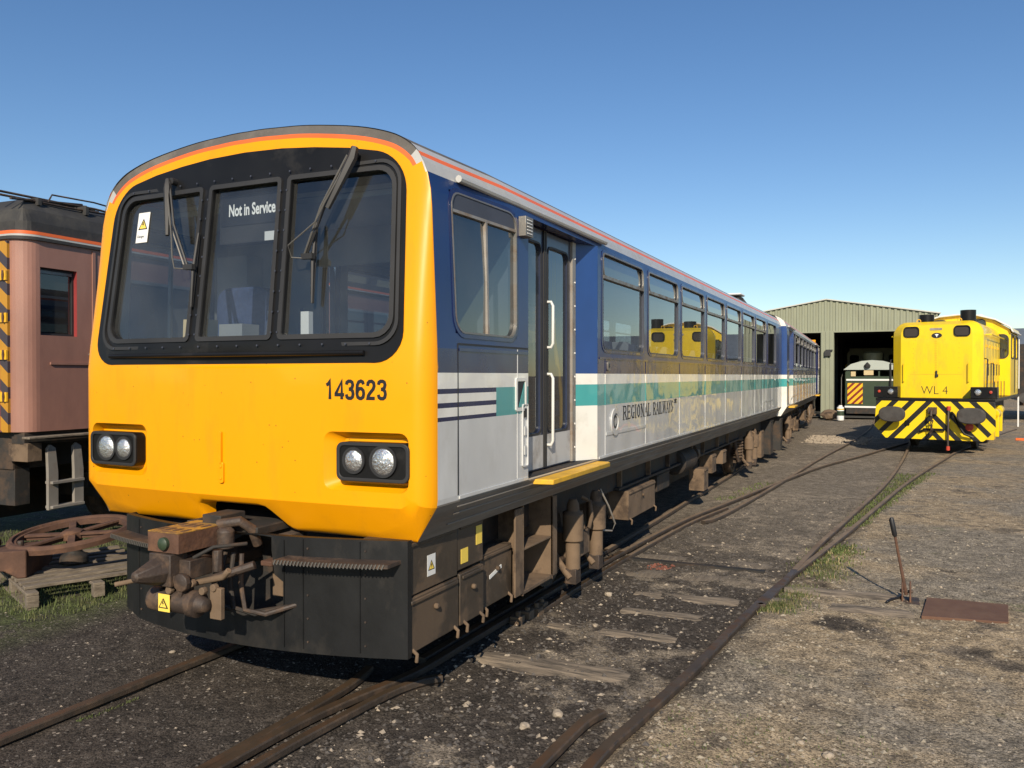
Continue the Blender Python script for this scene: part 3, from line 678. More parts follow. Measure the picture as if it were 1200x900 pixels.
def make_cab_details(root):
    fm = lambda u, v, d: (u, face_y(u, v)-d, v)
    holes = []
    def rr4(x0, x1, z0, z1, rl, rr_, n=5):
        pts = []
        for cx, cz, r, a in ((x1-rr_, z1-rr_, rr_, 0), (x0+rl, z1-rl, rl, 90), (x0+rl, z0+rl, rl, 180), (x1-rr_, z0+rr_, rr_, 270)):
            for i in range(n+1):
                t = R(a+90*i/n); pts.append((cx+r*math.cos(t), cz+r*math.sin(t)))
        return pts
    W = [(-1.075, -.355, 2.015, 2.93, .10, .012), (-.245, .295, 2.015, 2.93, .012, .012), (.395, 1.115, 2.015, 2.93, .012, .10)]
    hs = [rr4(*w) for w in W]
    s = MB(); sur = surround_outline()
    s.sheet(sur, hs, lambda u, v, d: fm(u, v, .006-d), 'black', .10, walls=.03, hwalls=.05)
    s.build('windscreen_surround', root, smooth=35, merge=True)
    fr = MB()
    for i, w in enumerate(W):
        g = .028; ow = rr4(w[0]-g, w[1]+g, w[2]-g, w[3]+g, w[4]+g*.7, w[5]+g*.7)
        fr.ring(ow, hs[i], .004, .016, 'rubber', fm)
    # outer clamping frame round all three panes, with bolts
    a = rr4(-1.145, 1.175, 1.945, 2.992, .14, .14, 8); b = rr4(-1.125, 1.155, 1.965, 2.972, .125, .125, 8)
    fr.ring(a, b, .004, .018, 'rubber', fm)
    for x in (-.325, -.275, .325, .37):
        for k in range(8): y = 2.03+k*.12; fr.lathe([(.006, 0), (.006, -.005)], 'framedark', fm(x, y, .016), 'y', 6)
    for k in range(14):
        for z in (1.955, 2.982): fr.lathe([(.006, 0), (.006, -.005)], 'framedark', fm(-1.0+k*.154, z, .018), 'y', 6)
    fr.build('windscreen_frame', root, smooth=30)
    sl = MB(); sl.tube([fm(-1.03+i*.2, 1.905, .02) for i in range(11)], .014, 'black', 8); sl.build('sill_rail', root)
    for i, w in enumerate(W):
        g = MB(); P = [(w[0]-.005, w[2]-.005), (w[1]+.005, w[2]-.005), (w[1]+.005, w[3]+.005), (w[0]-.005, w[3]+.005)]
        P = rr4(w[0]-.004, w[1]+.004, w[2]-.004, w[3]+.004, w[4], w[5])
        n = Vector(fm(0, 0, 0))
        xm = (w[0]+w[1])/2
        # flat sheet of glass, leaning with the screen
        def pf(u, v, d, xm=xm, w=w):
            y0 = face_y(w[0], v); y1 = face_y(w[1], v); t = (u-w[0])/(w[1]-w[0]); return (u, y0+(y1-y0)*t+.02, v)
        ys = (w[2]+w[3])/2
        g.add([pf(u, v, 0) for u, v in P], [tuple(range(len(P)))], 'screen'); g.build('windscreen', root, smooth=0)
    # destination box behind the middle pane
    d = MB(); zt = 2.80
    d.box(-.255, .262, .055, .15, 2.60, 2.90, 'rubber')
    d.box(-.235, .26, .049, .0545, 2.71, 2.88, 'ink'); d.box(.13, .24, .043, .0485, 2.60, 2.655, 'cloth')
    db = d.build('destination_display', root, smooth=0)
    text_part('display_text', 'Not in Service', .102, 'inkwhite', db, lambda u, v, h: (-.175+u, .0475-h, 2.77+v), sx=.65, bold=.0028)
    # head lamps
    for s in (1, -1):
        h = MB(); hf = lambda u, v, d_: (u, face_y(u, v)+.07-d_, v)
        xh = s*1.015
        h.prism(rrect(xh, 1.305, .455, .215, .04), 0, .075, 'black', hf)
        h.ring(rrect(xh, 1.305, .455, .215, .04), rrect(xh, 1.305, .415, .175, .03), .075, .083, 'rubber', hf)
        ho = h.build('headlight_housing', root, smooth=30, bevel=.004)
        for cx, r, big in ((s*(1.085) if s == 1 else -1.095, .074, True), (s*.90 if s == 1 else -.905, .060, False)):
            if s == -1: cx, r = {(-1.095): (-1.075, .074), (-.905): (-.90, .062)}[cx] if cx in (-1.095, -.905) else (cx, r)
            c = hf(cx, 1.312, .075); l = MB()
            l.lathe([(r+.014, .0), (r+.014, -.012), (r, -.012), (r*.97, -.002)], 'rubber', c, 'y', 28)
            l.build('lamp_rim', ho)
            l = MB(); l.lathe([(r*.99, -.006), (r*.9, -.013), (r*.6, -.021), (r*.25, -.026), (.004, -.027)], 'lens', c, 'y', 28); l.build('lamp', ho)
    # number
    DG = {'1': [[(.10, .74), (.24, .80), (.34, .95), (.34, 0)]],
          '4': [[(.44, 0), (.44, .93), (.06, .30), (.06, .24), (.60, .24)]],
          '3': [[(.07, .76), (.10, .88), (.20, .94), (.34, .94), (.44, .88), (.48, .76), (.44, .62), (.34, .54), (.22, .53)], [(.22, .53), (.36, .52), (.47, .43), (.50, .28), (.46, .13), (.36, .06), (.20, .06), (.10, .12), (.06, .26)]],
          '6': [[(.48, .78), (.44, .90), (.32, .95), (.18, .90), (.09, .74), (.07, .50), (.07, .28), (.12, .12), (.24, .055), (.34, .055), (.46, .13), (.50, .30), (.47, .46), (.36, .56), (.24, .56), (.12, .48), (.08, .36)]],
          '2': [[(.07, .70), (.09, .84), (.18, .93), (.33, .94), (.45, .86), (.48, .70), (.42, .54), (.22, .34), (.11, .20), (.08, .065), (.52, .065)]]}
    nb = MB(); x0 = .705; H = .107; Wd = .068
    for i, ch in enumerate('143623'):
        for st in DG[ch]:
            P = [Vector((x0+i*Wd+px*H*.93, 1.648+pz*H)) for px, pz in st]; t = .0095; Lf = []; Rt = []
            for k in range(len(P)):
                d1 = (P[k]-P[k-1]).normalized() if k else (P[1]-P[0]).normalized(); d2 = (P[k+1]-P[k]).normalized() if k < len(P)-1 else d1
                n_ = Vector((-(d1+d2).y, (d1+d2).x)); n_ = n_.normalized() if n_.length > 1e-5 else Vector((-d1.y, d1.x)); q_ = t/max(.55, n_.dot(Vector((-d1.y, d1.x)))); Lf.append(P[k]+n_*q_); Rt.append(P[k]-n_*q_)
            for k in range(len(P)-1):
                nb.add([(v.x, face_y(v.x, v.y)-.0022, v.y) for v in (Lf[k], Lf[k+1], Rt[k+1], Rt[k])], [(0, 1, 2, 3)], 'ink')
    nb.build('unit_number', root, smooth=0)
    # bracket
    b = MB(); b.prism(rrect(-.045, 1.20, .035, .125, .012), 0, .014, 'yellow', fm); b.prism(rrect(-.05, 1.35, .016, .19, .007), 0, .018, 'yellow', fm)
    for z in (1.165, 1.235): b.lathe([(.008, 0), (.008, -.006)], 'yellow', fm(-.045, z, .014), 'y', 8)
    b.build('lamp_bracket', root, bevel=.002)
    # sticker inside left pane
    fs = lambda u, v, d_: (-.965+u, face_y(-.96+u, 2.65+v)+.017-d_, 2.65+v)
    warning_sticker('warning_sticker', root, .115, .20, fs, base='stickw', text=True)
    # wipers
    for kx, (px, pz, ex, ez, bz0, bz1, w_) in enumerate(((-.60, 2.985, -.36, 2.45, 2.20, 2.66, 1), (.86, 3.0, .57, 2.46, 2.19, 2.66, 1))):
        w = MB(); P = lambda x, z, d_: fm(x, z, d_)
        w.tube([P(px, pz+.03, -.01), P(px, pz+.03, .05)], .022, 'rubber', 10)
        # long tapering arm housing
        if kx == 1: w.tube([P(px+.03, pz+.06, .07), P(px+.02, pz, .075), P(px-.13, pz-.28, .085)], [.022, .03, .018], 'rubber', 6)
        else: w.tube([P(px-.02, pz+.04, .06), P(px, pz-.02, .07), P(px+.06, pz-.33, .08)], [.016, .028, .014], 'rubber', 6)
        w.tube([P(px, pz+.02, .06), P((px+ex)/2, (pz+ez)/2, .09), P(ex, ez, .05)], .008, 'rubber', 6)
        w.tube([P(px-.02, pz+.02, .07), P((px+ex)/2-.02, (pz+ez)/2, .10), P(ex-.01, ez-.01, .06)], .006, 'hose', 6)
        w.tube([P(px, pz, .08), P(px+(ex-px)*.45, pz-.25, .11), P(px+(ex-px)*.62, pz-.36, .12), P(ex-.09, ez+.06, .1), P(ex-.07, ez-.01, .09), P(ex, ez-.015, .06)], .0045, 'hose', 6)
        w.box(ex-.02, ex+.06, P(ex, ez, .06)[1]-.012, P(ex, ez, .06)[1]+.018, ez-.02, ez+.012, 'rubber')
        bx = ex+.045
        w.tube([P(bx, bz0, .03), P(bx, (bz0+bz1)/2, .045), P(bx, bz1, .03)], [.007, .011, .007], 'rubber', 6)
        w.tube([P(bx, bz0, .02), P(bx, bz1, .02)], .006, 'rubber', 6)
        w.build('wiper', root)
    # cab interior
    c = MB(); c.box(-1.2, 1.2, .12, .55, 1.2, 1.90, 'cabgrey'); c.box(-1.15, -.3, .30, .56, 1.9, 2.02, 'intdark'); c.box(.3, 1.15, .2, .5, 1.9, 1.96, 'cabgrey'); c.build('driver_desk', root, bevel=.02)
    c = MB(); c.box(-.56, -.40, .06, .2, 1.98, 2.14, 'cream'); c.box(.40, .46, .06, .10, 1.98, 2.16, 'cloth'); c.box(-.24, -.05, .05, .2, 1.97, 2.10, 'cabgrey'); c.build('papers', root)
    c = MB(); c.prism(rrect(-.72, 2.05, .5, .75, .12), .75, .87, 'seat', lambda u, v, h: (u, h, v)); c.box(-.97, -.47, .45, .85, 1.6, 1.72, 'seat'); c.build('driver_seat', root, bevel=.02)
    c = MB(); c.box(-1.0, 1.0, .3, 1.1, 2.86, 2.895, 'lining'); c.box(-1.2, -.9, 1.0, 1.17, 1.6, 2.7, 'lining'); c.box(.55, .62, 1.10, 1.17, 2.0, 2.6, 'cloth'); c.build('cab_lining', root)
    c = MB()
    for x in (-.12, .15): c.tube([(x, .3, 1.9), (x+.05, .32, 2.15), (x+.02, .35, 2.2)], .012, 'intdark', 6)
    c.tube([(.9, 1.0, 1.3), (.9, 1.0, 2.85)], .03, 'cloth', 8); c.build('cab_fittings', root)
    # black skirt with coupler opening
    xr, xl = 1.205, -.93
    sk = lambda x: -.035-.20*max(0, 1-((x-.1)/1.10)**2)
    s = MB()
    outl = [(xl, .27)]+[(xl+(xr-xl)*i/12, .235) for i in range(1, 12)]+[(xr, .235), (xr, .88)]+[(xr+(xl-xr)*i/12, .88) for i in range(1, 12)]+[(xl, .88)]
    hole = [(-.42, .42), (.15, .42), (.50, .45), (.50, .62), (.44, .66), (.42, .80), (.42, .87), (-.42, .87)]
    s.sheet(outl, [hole], lambda u, v, d: (u, sk(u)+d, v), 'skirt', .13, walls=.04, hwalls=.04)
    s.add([(xl, sk(xl), .27), (xl, .5, .27), (xl, .5, .88), (xl, sk(xl), .88)], [(0, 1, 2, 3)], 'skirt')
    for x in (-.75, .62, .95):
        s.box(x-.004, x+.004, sk(x)-.004, sk(x)+.01, .26, .87, 'skirt')
        for k in range(5): s.lathe([(.006, 0), (.006, -.005)], 'darkrust', (x+.03, sk(x+.03), .30+k*.13), 'y', 8)
    s.box(.5, .505, sk(.5)-.006, sk(.5)+.02, .26, .86, 'skirt')
    s.build('skirt', root, smooth=30)
    for a, b in ((.53, 1.17), (-.91, -.40)):
        st = MB(); k = 8; top = [(a+(b-a)*i/k) for i in range(k+1)]
        poly = [(x, sk(x)-.13) for x in top]+[(x, sk(x)-.001) for x in top[::-1]]
        st.prism(poly, .755, .775, 'darkrust', lambda u, v, h: (u, v, h))
        for i in range(int((b-a)/.02)):
            x = a+.01+i*.02; st.bar((x, sk(x)-.134, .752), (x+.012, sk(x+.012)-.134, .778), .007, .007, 'hose')
        st.build('tread_step', root, smooth=0)
    # coupler
    cp = MB(); ox = .02
    cp.box(ox-.13, ox+.10, -.60, -.25, .82, .925, 'rust'); cp.box(ox-.13, ox+.10, -.60, -.25, .926, .932, 'oldyellow')
    for i in range(4):
        for j in range(2): cp.prism(rrect(ox-.10+i*.057, -.52+j*.14, .03, .07, .013, 3), .932, .9335, 'darkrust', lambda u, v, h: (u, v, h))
    cp.lathe([(.035, -.0), (.035, -.02), (.02, -.03)], 'darkgreen', (ox-.0, -.60, .87), 'y', 14)
    co = cp.build('coupler', root, bevel=.008)
    h = MB(); h.lathe([(.015, -.84), (.03, -.83), (.075, -.70), (.10, -.58), (.10, -.50), (.07, -.42), (.07, -.1), (.09, .0), (.09, .3)], 'darkrust', (ox-.03, .06, .72), 'y', 8)
    h.box(ox-.10, ox+.06, -.62, -.50, .64, .815, 'darkrust'); h.tube([(ox-.10, -.62, .68), (ox-.19, -.70, .66), (ox-.22, -.74, .655)], .014, 'dust', 8); h.build('coupling_horn', co, bevel=.006)
    h = MB(); h.box(ox+.06, ox+.14, -.56, -.40, .68, .78, 'darkrust'); h.prism([(ox+.04, .70), (ox+.11, .57), (ox+.14, .70)], -.60, -.52, 'darkrust', lambda u, v, w_: (u, w_, v))
    h.tube([(ox+.02, -.5, .62), (ox+.32, -.5, .70), (ox+.36, -.5, .74)], .018, 'dust', 8); h.box(ox+.24, ox+.32, -.52, -.49, .47, .64, 'dust'); h.lathe([(.03, 0), (.03, .12)], 'darkrust', (ox+.2, -.42, .70), 'z', 8); h.lathe([(.05, 0), (.05, -.03), (.02, -.04)], 'darkrust', (ox+.12, -.58, .67), 'y', 10); h.tube([(ox+.1, -.5, .78), (ox+.2, -.45, .84), (ox+.3, -.3, .84)], .012, 'chassis', 6)
    h.tube([(ox+.18, -.45, .66), (ox+.40, -.35, .74)], .025, 'darkrust', 8)
    for k in range(5): h.lathe([(.022, 0), (.022, -.03)], 'dust', (ox+.03+k*.06, -.58+.02*k, .62+.02*(k % 3)), 'y', 8)
    h.build('coupling_linkage', co, bevel=.004)
    h = MB(); h.lathe([(.05, -.16), (.068, -.15), (.07, -.08), (.062, -.07), (.062, .12), (.072, .13), (.072, .17), (.05, .18), (.035, .23), (.02, .24)], 'darkrust', (ox+.02, -.55, .55), 'x', 20); ho = h.build('electrical_box', co)
    warning_sticker('warning_sticker', co, .085, .095, lambda u, v, d: (ox-.035+u, -.6145-d-(.005 if .01 < v < .09 else 0), .505+v), base='sticky')
    h = MB(); h.box(-.25, .30, -.20, .3, .86, .91, 'chassis'); h.tube([(.1, -.3, .93), (.22, -.25, .95), (.26, -.2, .9), (.26, -.15, .8)], .03, 'darkrust', 8)
    h.box(-.02, .12, -.3, -.1, .9, .98, 'chassis'); h.lathe([(.05, 0), (.05, .1), (.03, .12)], 'darkrust', (.16, -.3, .8), 'z', 12); h.box(.32, .40, -.1, .1, .5, .85, 'dust'); h.box(.34, .42, -.22, -.1, .70, .73, 'rust')
    h.build('coupler_mounting', root, bevel=.006)
    for k in range(3):
        h = MB(); a = .22+.06*k
        h.tube([(a-.06, -.3, .78), (a-.05, -.36+.02*k, .62), (a, -.38+.02*k, .50-.01*k), (a+.10, -.33+.02*k, .455), (a+.24, -.22+.02*k, .47+.015*k), (a+.28, -.05, .49)], .014, 'chassis' if k < 2 else 'darkrust', 8); h.build('air_hose', root)
    h = MB()
    h.box(-.95, 1.0, .1, .14, .25, .88, 'chassis'); h.build('skirt_bulkhead', root, smooth=0)

SERIF = {  # strokes as (x0,y0,x1,y1,width) in a 1-high cell, thick stems .13, thin .05, plus serifs
 'R': ([(.12, 0, .12, 1, .14), (.12, .97, .42, .97, .05), (.42, .97, .50, .75, .12), (.50, .75, .42, .52, .12), (.42, .52, .12, .52, .05), (.30, .52, .56, .02, .13)], [(.12, 0), (.12, 1), (.56, 0)], .66),
 'E': ([(.12, 0, .12, 1, .14), (.12, .97, .5, .97, .05), (.12, .52, .40, .52, .05), (.12, .03, .52, .03, .05), (.50, .80, .50, 1, .04), (.53, 0, .53, .22, .04), (.40, .42, .40, .62, .04)], [(.12, 0), (.12, 1)], .62),
 'G': ([(.46, .93, .25, .97, .05), (.25, .97, .12, .75, .10), (.12, .75, .12, .25, .14), (.12, .25, .27, .03, .10), (.27, .03, .48, .08, .05), (.48, .0, .48, .42, .13), (.50, .78, .50, 1, .04)], [(.48, .42)], .66),
 'I': ([(.14, 0, .14, 1, .14)], [(.14, 0), (.14, 1)], .34),
 'O': ([(.30, .98, .12, .75, .09), (.12, .75, .12, .25, .14), (.12, .25, .30, .02, .09), (.30, .02, .48, .25, .09), (.48, .25, .48, .75, .14), (.48, .75, .30, .98, .09)], [], .64),
 'N': ([(.12, 0, .12, 1, .05), (.12, 1, .52, 0, .13), (.52, 0, .52, 1, .05)], [(.12, 0), (.08, 1), (.52, 1)], .70),
 'A': ([(.05, 0, .30, 1, .05), (.30, 1, .55, 0, .13), (.15, .35, .45, .35, .05)], [(.05, 0), (.55, 0)], .64),
 'L': ([(.12, 0, .12, 1, .14), (.12, .03, .50, .03, .05), (.50, 0, .50, .24, .04)], [(.12, 0), (.12, 1)], .58),
 'W': ([(.05, 1, .24, 0, .13), (.24, 0, .40, 1, .05), (.40, 1, .58, 0, .13), (.58, 0, .76, 1, .05)], [(.05, 1), (.40, 1), (.76, 1)], .84),
 'Y': ([(.05, 1, .28, .5, .13), (.28, .5, .5, 1, .05), (.28, .5, .28, 0, .14)], [(.05, 1), (.5, 1), (.28, 0)], .58),
 'S': ([(.42, .92, .24, .97, .05), (.24, .97, .12, .78, .10), (.12, .78, .42, .30, .13), (.42, .30, .30, .03, .10), (.30, .03, .12, .06, .05), (.44, .78, .44, 1, .04), (.10, 0, .10, .24, .04)], [], .54),
 ' ': ([], [], .34)}
def serif_text(parent, body, y0, z0, h, total, X, name='lettering'):
    wid = sum(SERIF[c][2] for c in body); k = total/wid; mb = MB(); x = 0
    for c in body:
        st, sf, w = SERIF[c]
        for a, b, c2, d, t in st:
            A = Vector((y0+(x+a)*k, z0+b*h)); B = Vector((y0+(x+c2)*k, z0+d*h)); D = (B-A); Lg = D.length; D.normalize(); P = Vector((-D.y, D.x))
            tt = t*k*.78
            mb.prism([tuple(A-P*tt/2), tuple(A+P*tt/2), tuple(B+P*tt/2), tuple(B-P*tt/2)], 0, .002, 'ink', lambda u, v, d_: (X+d_, u, v))
        for a, b in sf:
            cy = z0+b*h; mb.prism([(y0+(x+a-.13)*k, cy-.02*h), (y0+(x+a+.13)*k, cy-.02*h), (y0+(x+a+.13)*k, cy+.02*h), (y0+(x+a-.13)*k, cy+.02*h)], 0, .0025, 'ink', lambda u, v, d_: (X+d_, u, v))
        x += w
    return mb.build(name, parent, smooth=0)

car = empty('railcar', (0, 0, 0), 0, 'nearest railcar, with yellow cab end, black windscreen surround and unit number on its front', 'railcar', 'two coupled railcars of one train')
make_car(car, full=True); make_front(car); make_cab_details(car)
serif_text(car, 'REGIONAL', 3.38, 1.375, .125, .96, 1.3515); serif_text(car, 'RAILWAYS', 4.42, 1.375, .125, .84, 1.3515)
s = MB(); fx = lambda u, v, d: (1.352+d, u, v)
for zz in (0, .026): s.bar((1.3535, 5.31, 1.478+zz), (1.3535, 5.43, 1.478+zz), .003, .009, 'ink')
s.bar((1.3535, 5.35, 1.478), (1.3535, 5.39, 1.515), .003, .008, 'ink'); s.bar((1.3535, 5.39, 1.467), (1.3535, 5.35, 1.504), .003, .008, 'ink'); s.bar((1.3535, 5.35, 1.515), (1.3535, 5.39, 1.49), .003, .007, 'ink')
s.build('arrow_emblem', car, smooth=0)
s = MB(); e = lambda rx, rz: [(3.14+rx*math.cos(2*math.pi*i/28), 1.37+rz*math.sin(2*math.pi*i/28)) for i in range(28)]
s.ring(e(.125, .122), e(.078, .075), 0, .012, 'silver', fx); s.prism(e(.076, .073), 0, .003, 'cantgrey', fx)
s.ring(e(.045, .060), e(.028, .044), .003, .007, 'ink', fx); s.prism([(3.165, 1.35), (3.20, 1.35), (3.20, 1.40), (3.165, 1.40)], .007, .008, 'cantgrey', fx)
s.build('round_crest', car, smooth=30)
# exhaust pod at the rear of the roof
s = MB(); s.prism([(12.3, 3.16), (12.7, 3.36), (13.1, 3.36), (14.4, 3.18)], .40, .85, 'roofgrey', lambda u, v, h: (h, u, v)); s.box(.36, .9, 12.5, 13.0, 3.362, 3.40, 'cloth'); s.build('exhaust_pod', car, bevel=.02)

def taper(o):
    for c in o.children:
        if c.type == 'MESH' and c.location.length < .001:
            for v in c.data.vertices:
                x, y, z = v.co
                if y < 1.2 and z > 1.9:
                    t = min(1., (z-1.9)/1.1); q = max(0., min(1., y/1.2)); q = q*q*(3-2*q); v.co.x = x*(1-.046*t*(1-q)); v.co.y = y+.035*t*(1-q)*(1 if y < .5 else 0)*(1-max(0, min(1, (y+.1)/.6)))
            c.data.update()
        taper(c)
taper(car)
car2 = empty('railcar', (.085, 15.42, 0), R(1.75), 'second railcar, coupled behind the nearest one, running back to the green shed', 'railcar', 'two coupled railcars of one train')
make_car(car2, cab_front=False, full=True)
for sd in (1, -1):
    pass
s = MB(); s.box(-1.2, 1.2, 15.17, 15.2, .9, 3.2, 'yellow'); s.build('front_end', car2)
s = MB(); s.box(-.5, .5, -.3, .02, 1.1, 3.0, 'rubber'); s.tube([(0, -.3, .8), (0, .1, .8)], .08, 'darkrust', 8); s.build('gangway', car2)

# ------------------------------------------------------------------ old coach on the left
coach = empty('coach', (-4.8, 2.03, 0), R(2.2), 'faded maroon coach with black roof standing left of the yellow ended railcar', 'coach')
def coach_build(root):
    w = 2.75; r = .20; L_ = 19.
    # plan outline from the +x side: local x 0 is the near side, body towards -x; y from -r
    def plan(inset=0.):
        pts = []
        for cx, cy, a0 in ((-r, 0, 270), (-r, L_, 0), (-w+r, L_, 90), (-w+r, 0, 180)):
            for i in range(9):
                a = R(a0+90*i/8); pts.append((cx+(r-inset)*math.cos(a), cy+(r-inset)*math.sin(a)))
        return pts
    mb = MB(); P = plan(); n = len(P)
    zs = [1.17, 1.9, 2.22, 2.96, 3.24]
    # window recess opening between y .02 and .50 on the flat near side
    Y0, Y1 = .01, .46
    for z0, z1 in zip(zs, zs[1:]):
        for i in range(n):
            j = (i+1) % n; a, b = P[i], P[j]
            if i == 8:  # the long near side
                ycs = [a[1], Y0, Y1, b[1]]
                for k in range(3):
                    if k == 1 and z0 >= 2.2 and z1 < 3: continue
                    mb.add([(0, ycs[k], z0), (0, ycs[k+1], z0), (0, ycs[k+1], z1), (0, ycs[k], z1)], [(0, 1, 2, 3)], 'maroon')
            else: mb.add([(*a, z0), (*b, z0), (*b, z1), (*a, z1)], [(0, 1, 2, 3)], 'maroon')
    mb.add([(*p, 1.17) for p in P], [tuple(range(n-1, -1, -1))], 'chassis')
    for (ya, yb, za, zb) in ((Y0, Y1, 2.22, 2.22), (Y0, Y1, 2.96, 2.96), (Y0, Y0, 2.22, 2.96), (Y1, Y1, 2.22, 2.96)):
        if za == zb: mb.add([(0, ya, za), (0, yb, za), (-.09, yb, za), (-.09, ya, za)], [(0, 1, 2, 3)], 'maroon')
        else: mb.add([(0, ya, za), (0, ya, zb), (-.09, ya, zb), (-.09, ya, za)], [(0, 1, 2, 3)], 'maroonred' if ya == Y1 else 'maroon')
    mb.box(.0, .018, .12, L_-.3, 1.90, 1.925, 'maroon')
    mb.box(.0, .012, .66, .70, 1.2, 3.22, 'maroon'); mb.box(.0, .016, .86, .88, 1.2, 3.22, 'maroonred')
    mb.lathe([(.015, 0), (.015, .02)], 'frame', (0, .62, 2.02), 'x', 8)
    mb.build('body', root, smooth=30, recalc=False)
    g = MB(); g.add([(-.07, Y0, 2.22), (-.07, Y1, 2.22), (-.07, Y1, 2.96), (-.07, Y0, 2.96)], [(0, 1, 2, 3)], 'glass'); f = MB()
    f.ring([(Y0, 2.22), (Y1, 2.22), (Y1, 2.96), (Y0, 2.96)], [(Y0+.025, 2.245), (Y1-.025, 2.245), (Y1-.025, 2.93), (Y0+.025, 2.93)], -.085, -.05, 'rubber', lambda u, v, d: (d, u, v))
    f.box(-.086, -.05, Y0+.02, Y1-.02, 2.90, 2.935, 'frame')
    fo = f.build('window', root, smooth=0); g.build('pane', fo, smooth=0)
    for k in range(6):
        y = 1.6+k*2.4; f = MB(); fm = lambda u, v, d: (d, u, v)
        f.ring(rrect(y, 2.55, 1.5, .8, .08), rrect(y, 2.55, 1.42, .72, .06), 0, .02, 'frame', fm); fo = f.build('window', root)
        g = MB(); g.prism(rrect(y, 2.55, 1.42, .72, .06), .001, .006, 'grille', fm); g.build('pane', fo)
    # cantrail mouldings and roof
    rm = MB()
    def band(z0, z1, off, m):
        Q = offset_poly(P, -off); rm.ring(Q, offset_poly(P, .02), z0, z1, m, lambda u, v, h: (u, v, h))
    band(3.24, 3.275, .03, 'coachroof'); band(3.275, 3.30, .012, 'cantgrey'); band(3.30, 3.335, .014, 'orange')
    prof = [(0.012, 3.335), (.02, 3.44), (.08, 3.58), (.22, 3.70), (.5, 3.79), (.9, 3.85), (w/2, 3.87)]
    prv = None
    for ins, z in prof:
        k = min(ins, 1.36)
        ring = []
        for (x, y) in P:
            cx, cy = -w/2, None
            xx = max(min(x, -k if x > -w/2 else 0), -w+k) if True else x
            xx = min(xx, -k) if x > -w/2 else max(xx, -w+k)
            yy = max(y, -r+k*.9) if y < L_/2 else min(y, L_+r-k*.9)
            ring.append((xx, yy, z))
        if prv:
            for i in range(n): j = (i+1) % n; rm.add([prv[i], prv[j], ring[j], ring[i]], [(0, 1, 2, 3)], 'coachroof')
        prv = ring
    rm.add(prv, [tuple(range(n))], 'coachroof')
    rm.build('roof', root, smooth=50)
    pp = MB()
    for xx, z in ((-.20, 3.72), (-.35, 3.79)):
        pp.tube([(xx, -.3, z-.02)]+[(xx+.012*math.sin(i*2.1), i*.5, z+.012*math.cos(i*3)) for i in range(1, 30)], .014, 'darkrust', 6)
    for i in range(24): pp.box(-.40, -.14, .1+i*.6, .14+i*.6, 3.66, 3.74+.02*(i % 3), 'coachroof')
    pp.tube([(-.25, .3, 3.74), (-.25, .35, 3.83), (-.25, .9, 3.85), (-.25, 1.3, 3.83), (-.25, 1.35, 3.74)], .010, 'darkrust', 6)
    for k in range(5): pp.tube([(-.1-.05*k, -.25+.1*k, 3.66+.02*k), (-.45-.05*k, .9+.1*k, 3.84)], .014, 'wood' if k % 2 else 'darkrust', 6)
    pp.tube([(-.12, -.12, 3.3), (-.10, -.1, 3.42), (-.16, -.04, 3.52), (-.3, .05, 3.6)], .008, 'rubber', 6)
    pp.build('roof_pipework', root)
    hz = MB(); hz.box(-.31, -.19, -r-.03, -r+.02, 1.17, 3.22, 'waspy'); hz.box(-2.6, -.311, -r-.025, -r+.02, 1.17, 3.22, 'maroonred'); ho = hz.build('end_panel', root)
    for z in (1.5, 1.95, 2.35, 2.8):
        h = MB(); h.box(-.33, -.185, -r-.05, -r-.031, z, z+.10, 'stepyel'); h.tube([(-.23, -r-.05, z+.0), (-.22, -r-.06, z+.05), (-.23, -r-.05, z+.1)], .014, 'rust', 6); h.build('hinge', ho)
    un = MB(); un.box(-.25, -.05, -.15, L_-.1, 1.03, 1.165, 'chassis'); un.box(-2.6, -.3, -.1, L_-.1, .75, 1.16, 'chassis'); un.box(-.02, .10, -.2, 6, 1.10, 1.125, 'wood')
    un.box(-1.5, -1.4, -.1, L_-.1, .05, 1.1, 'chassis'); un.box(-1.0, -.15, 1.0, 1.2, .3, 1.1, 'chassis'); un.box(-2.5, -.3, -.08, .1, .35, .9, 'chassis'); un.box(-.30, .0, -.15, .02, .85, 1.05, 'dust'); un.lathe([(.2, 0), (.2, 1.1)], 'chassis', (-.55, 3.2, .6), 'y', 16); un.box(-.9, -.2, 4.8, 6.4, .35, 1.0, 'chassis')  # full-length centre plate added to block bright ground behind, so underneath stays dark
    un.build('underframe', root, bevel=.006)
    ld = MB()
    for y in (.14, .46): ld.prism([(y-.06, .30), (y+.06, .30), (y+.06, .72), (y+.03, .98), (y-.03, 1.02), (y-.07, .98), (y-.06, .72)], -.02, .02, 'ladderw', lambda u, v, h: (h, u, v))
    for z in (.33, .60): ld.box(-.06, .06, .10, .50, z-.015, z+.015, 'ladderw')
    ld.build('footsteps', root, bevel=.003)
    for wy in (1.6, 4.1, 15, 17.5):
        wl = MB(); wl.lathe([(.08, .06), (.2, .03), (.36, .02), (.40, .05), (.46, .05), (.46, -.07), (.50, -.08), (.49, -.11), (.1, -.1)], 'darkrust', (-.62, wy, .36), 'x', 32); wl.build('wheel', root)
    bo = MB(); bo.box(-.5, -.38, .9, 4.8, .42, .62, 'chassis')
    for wy in (1.6, 4.1): bo.box(-.5, -.3, wy-.16, wy+.16, .22, .55, 'chassis')
    bo.build('bogie', root, bevel=.01)
M['ladderw'] = mat('shaded_old_white_paint', (.24, .22, .19), .6, var=.2, dirt=(.15, .10, .07), dscale=6, damt=.7)  # white paint darkened to stand in for the shade on the footsteps
coach_build(coach)

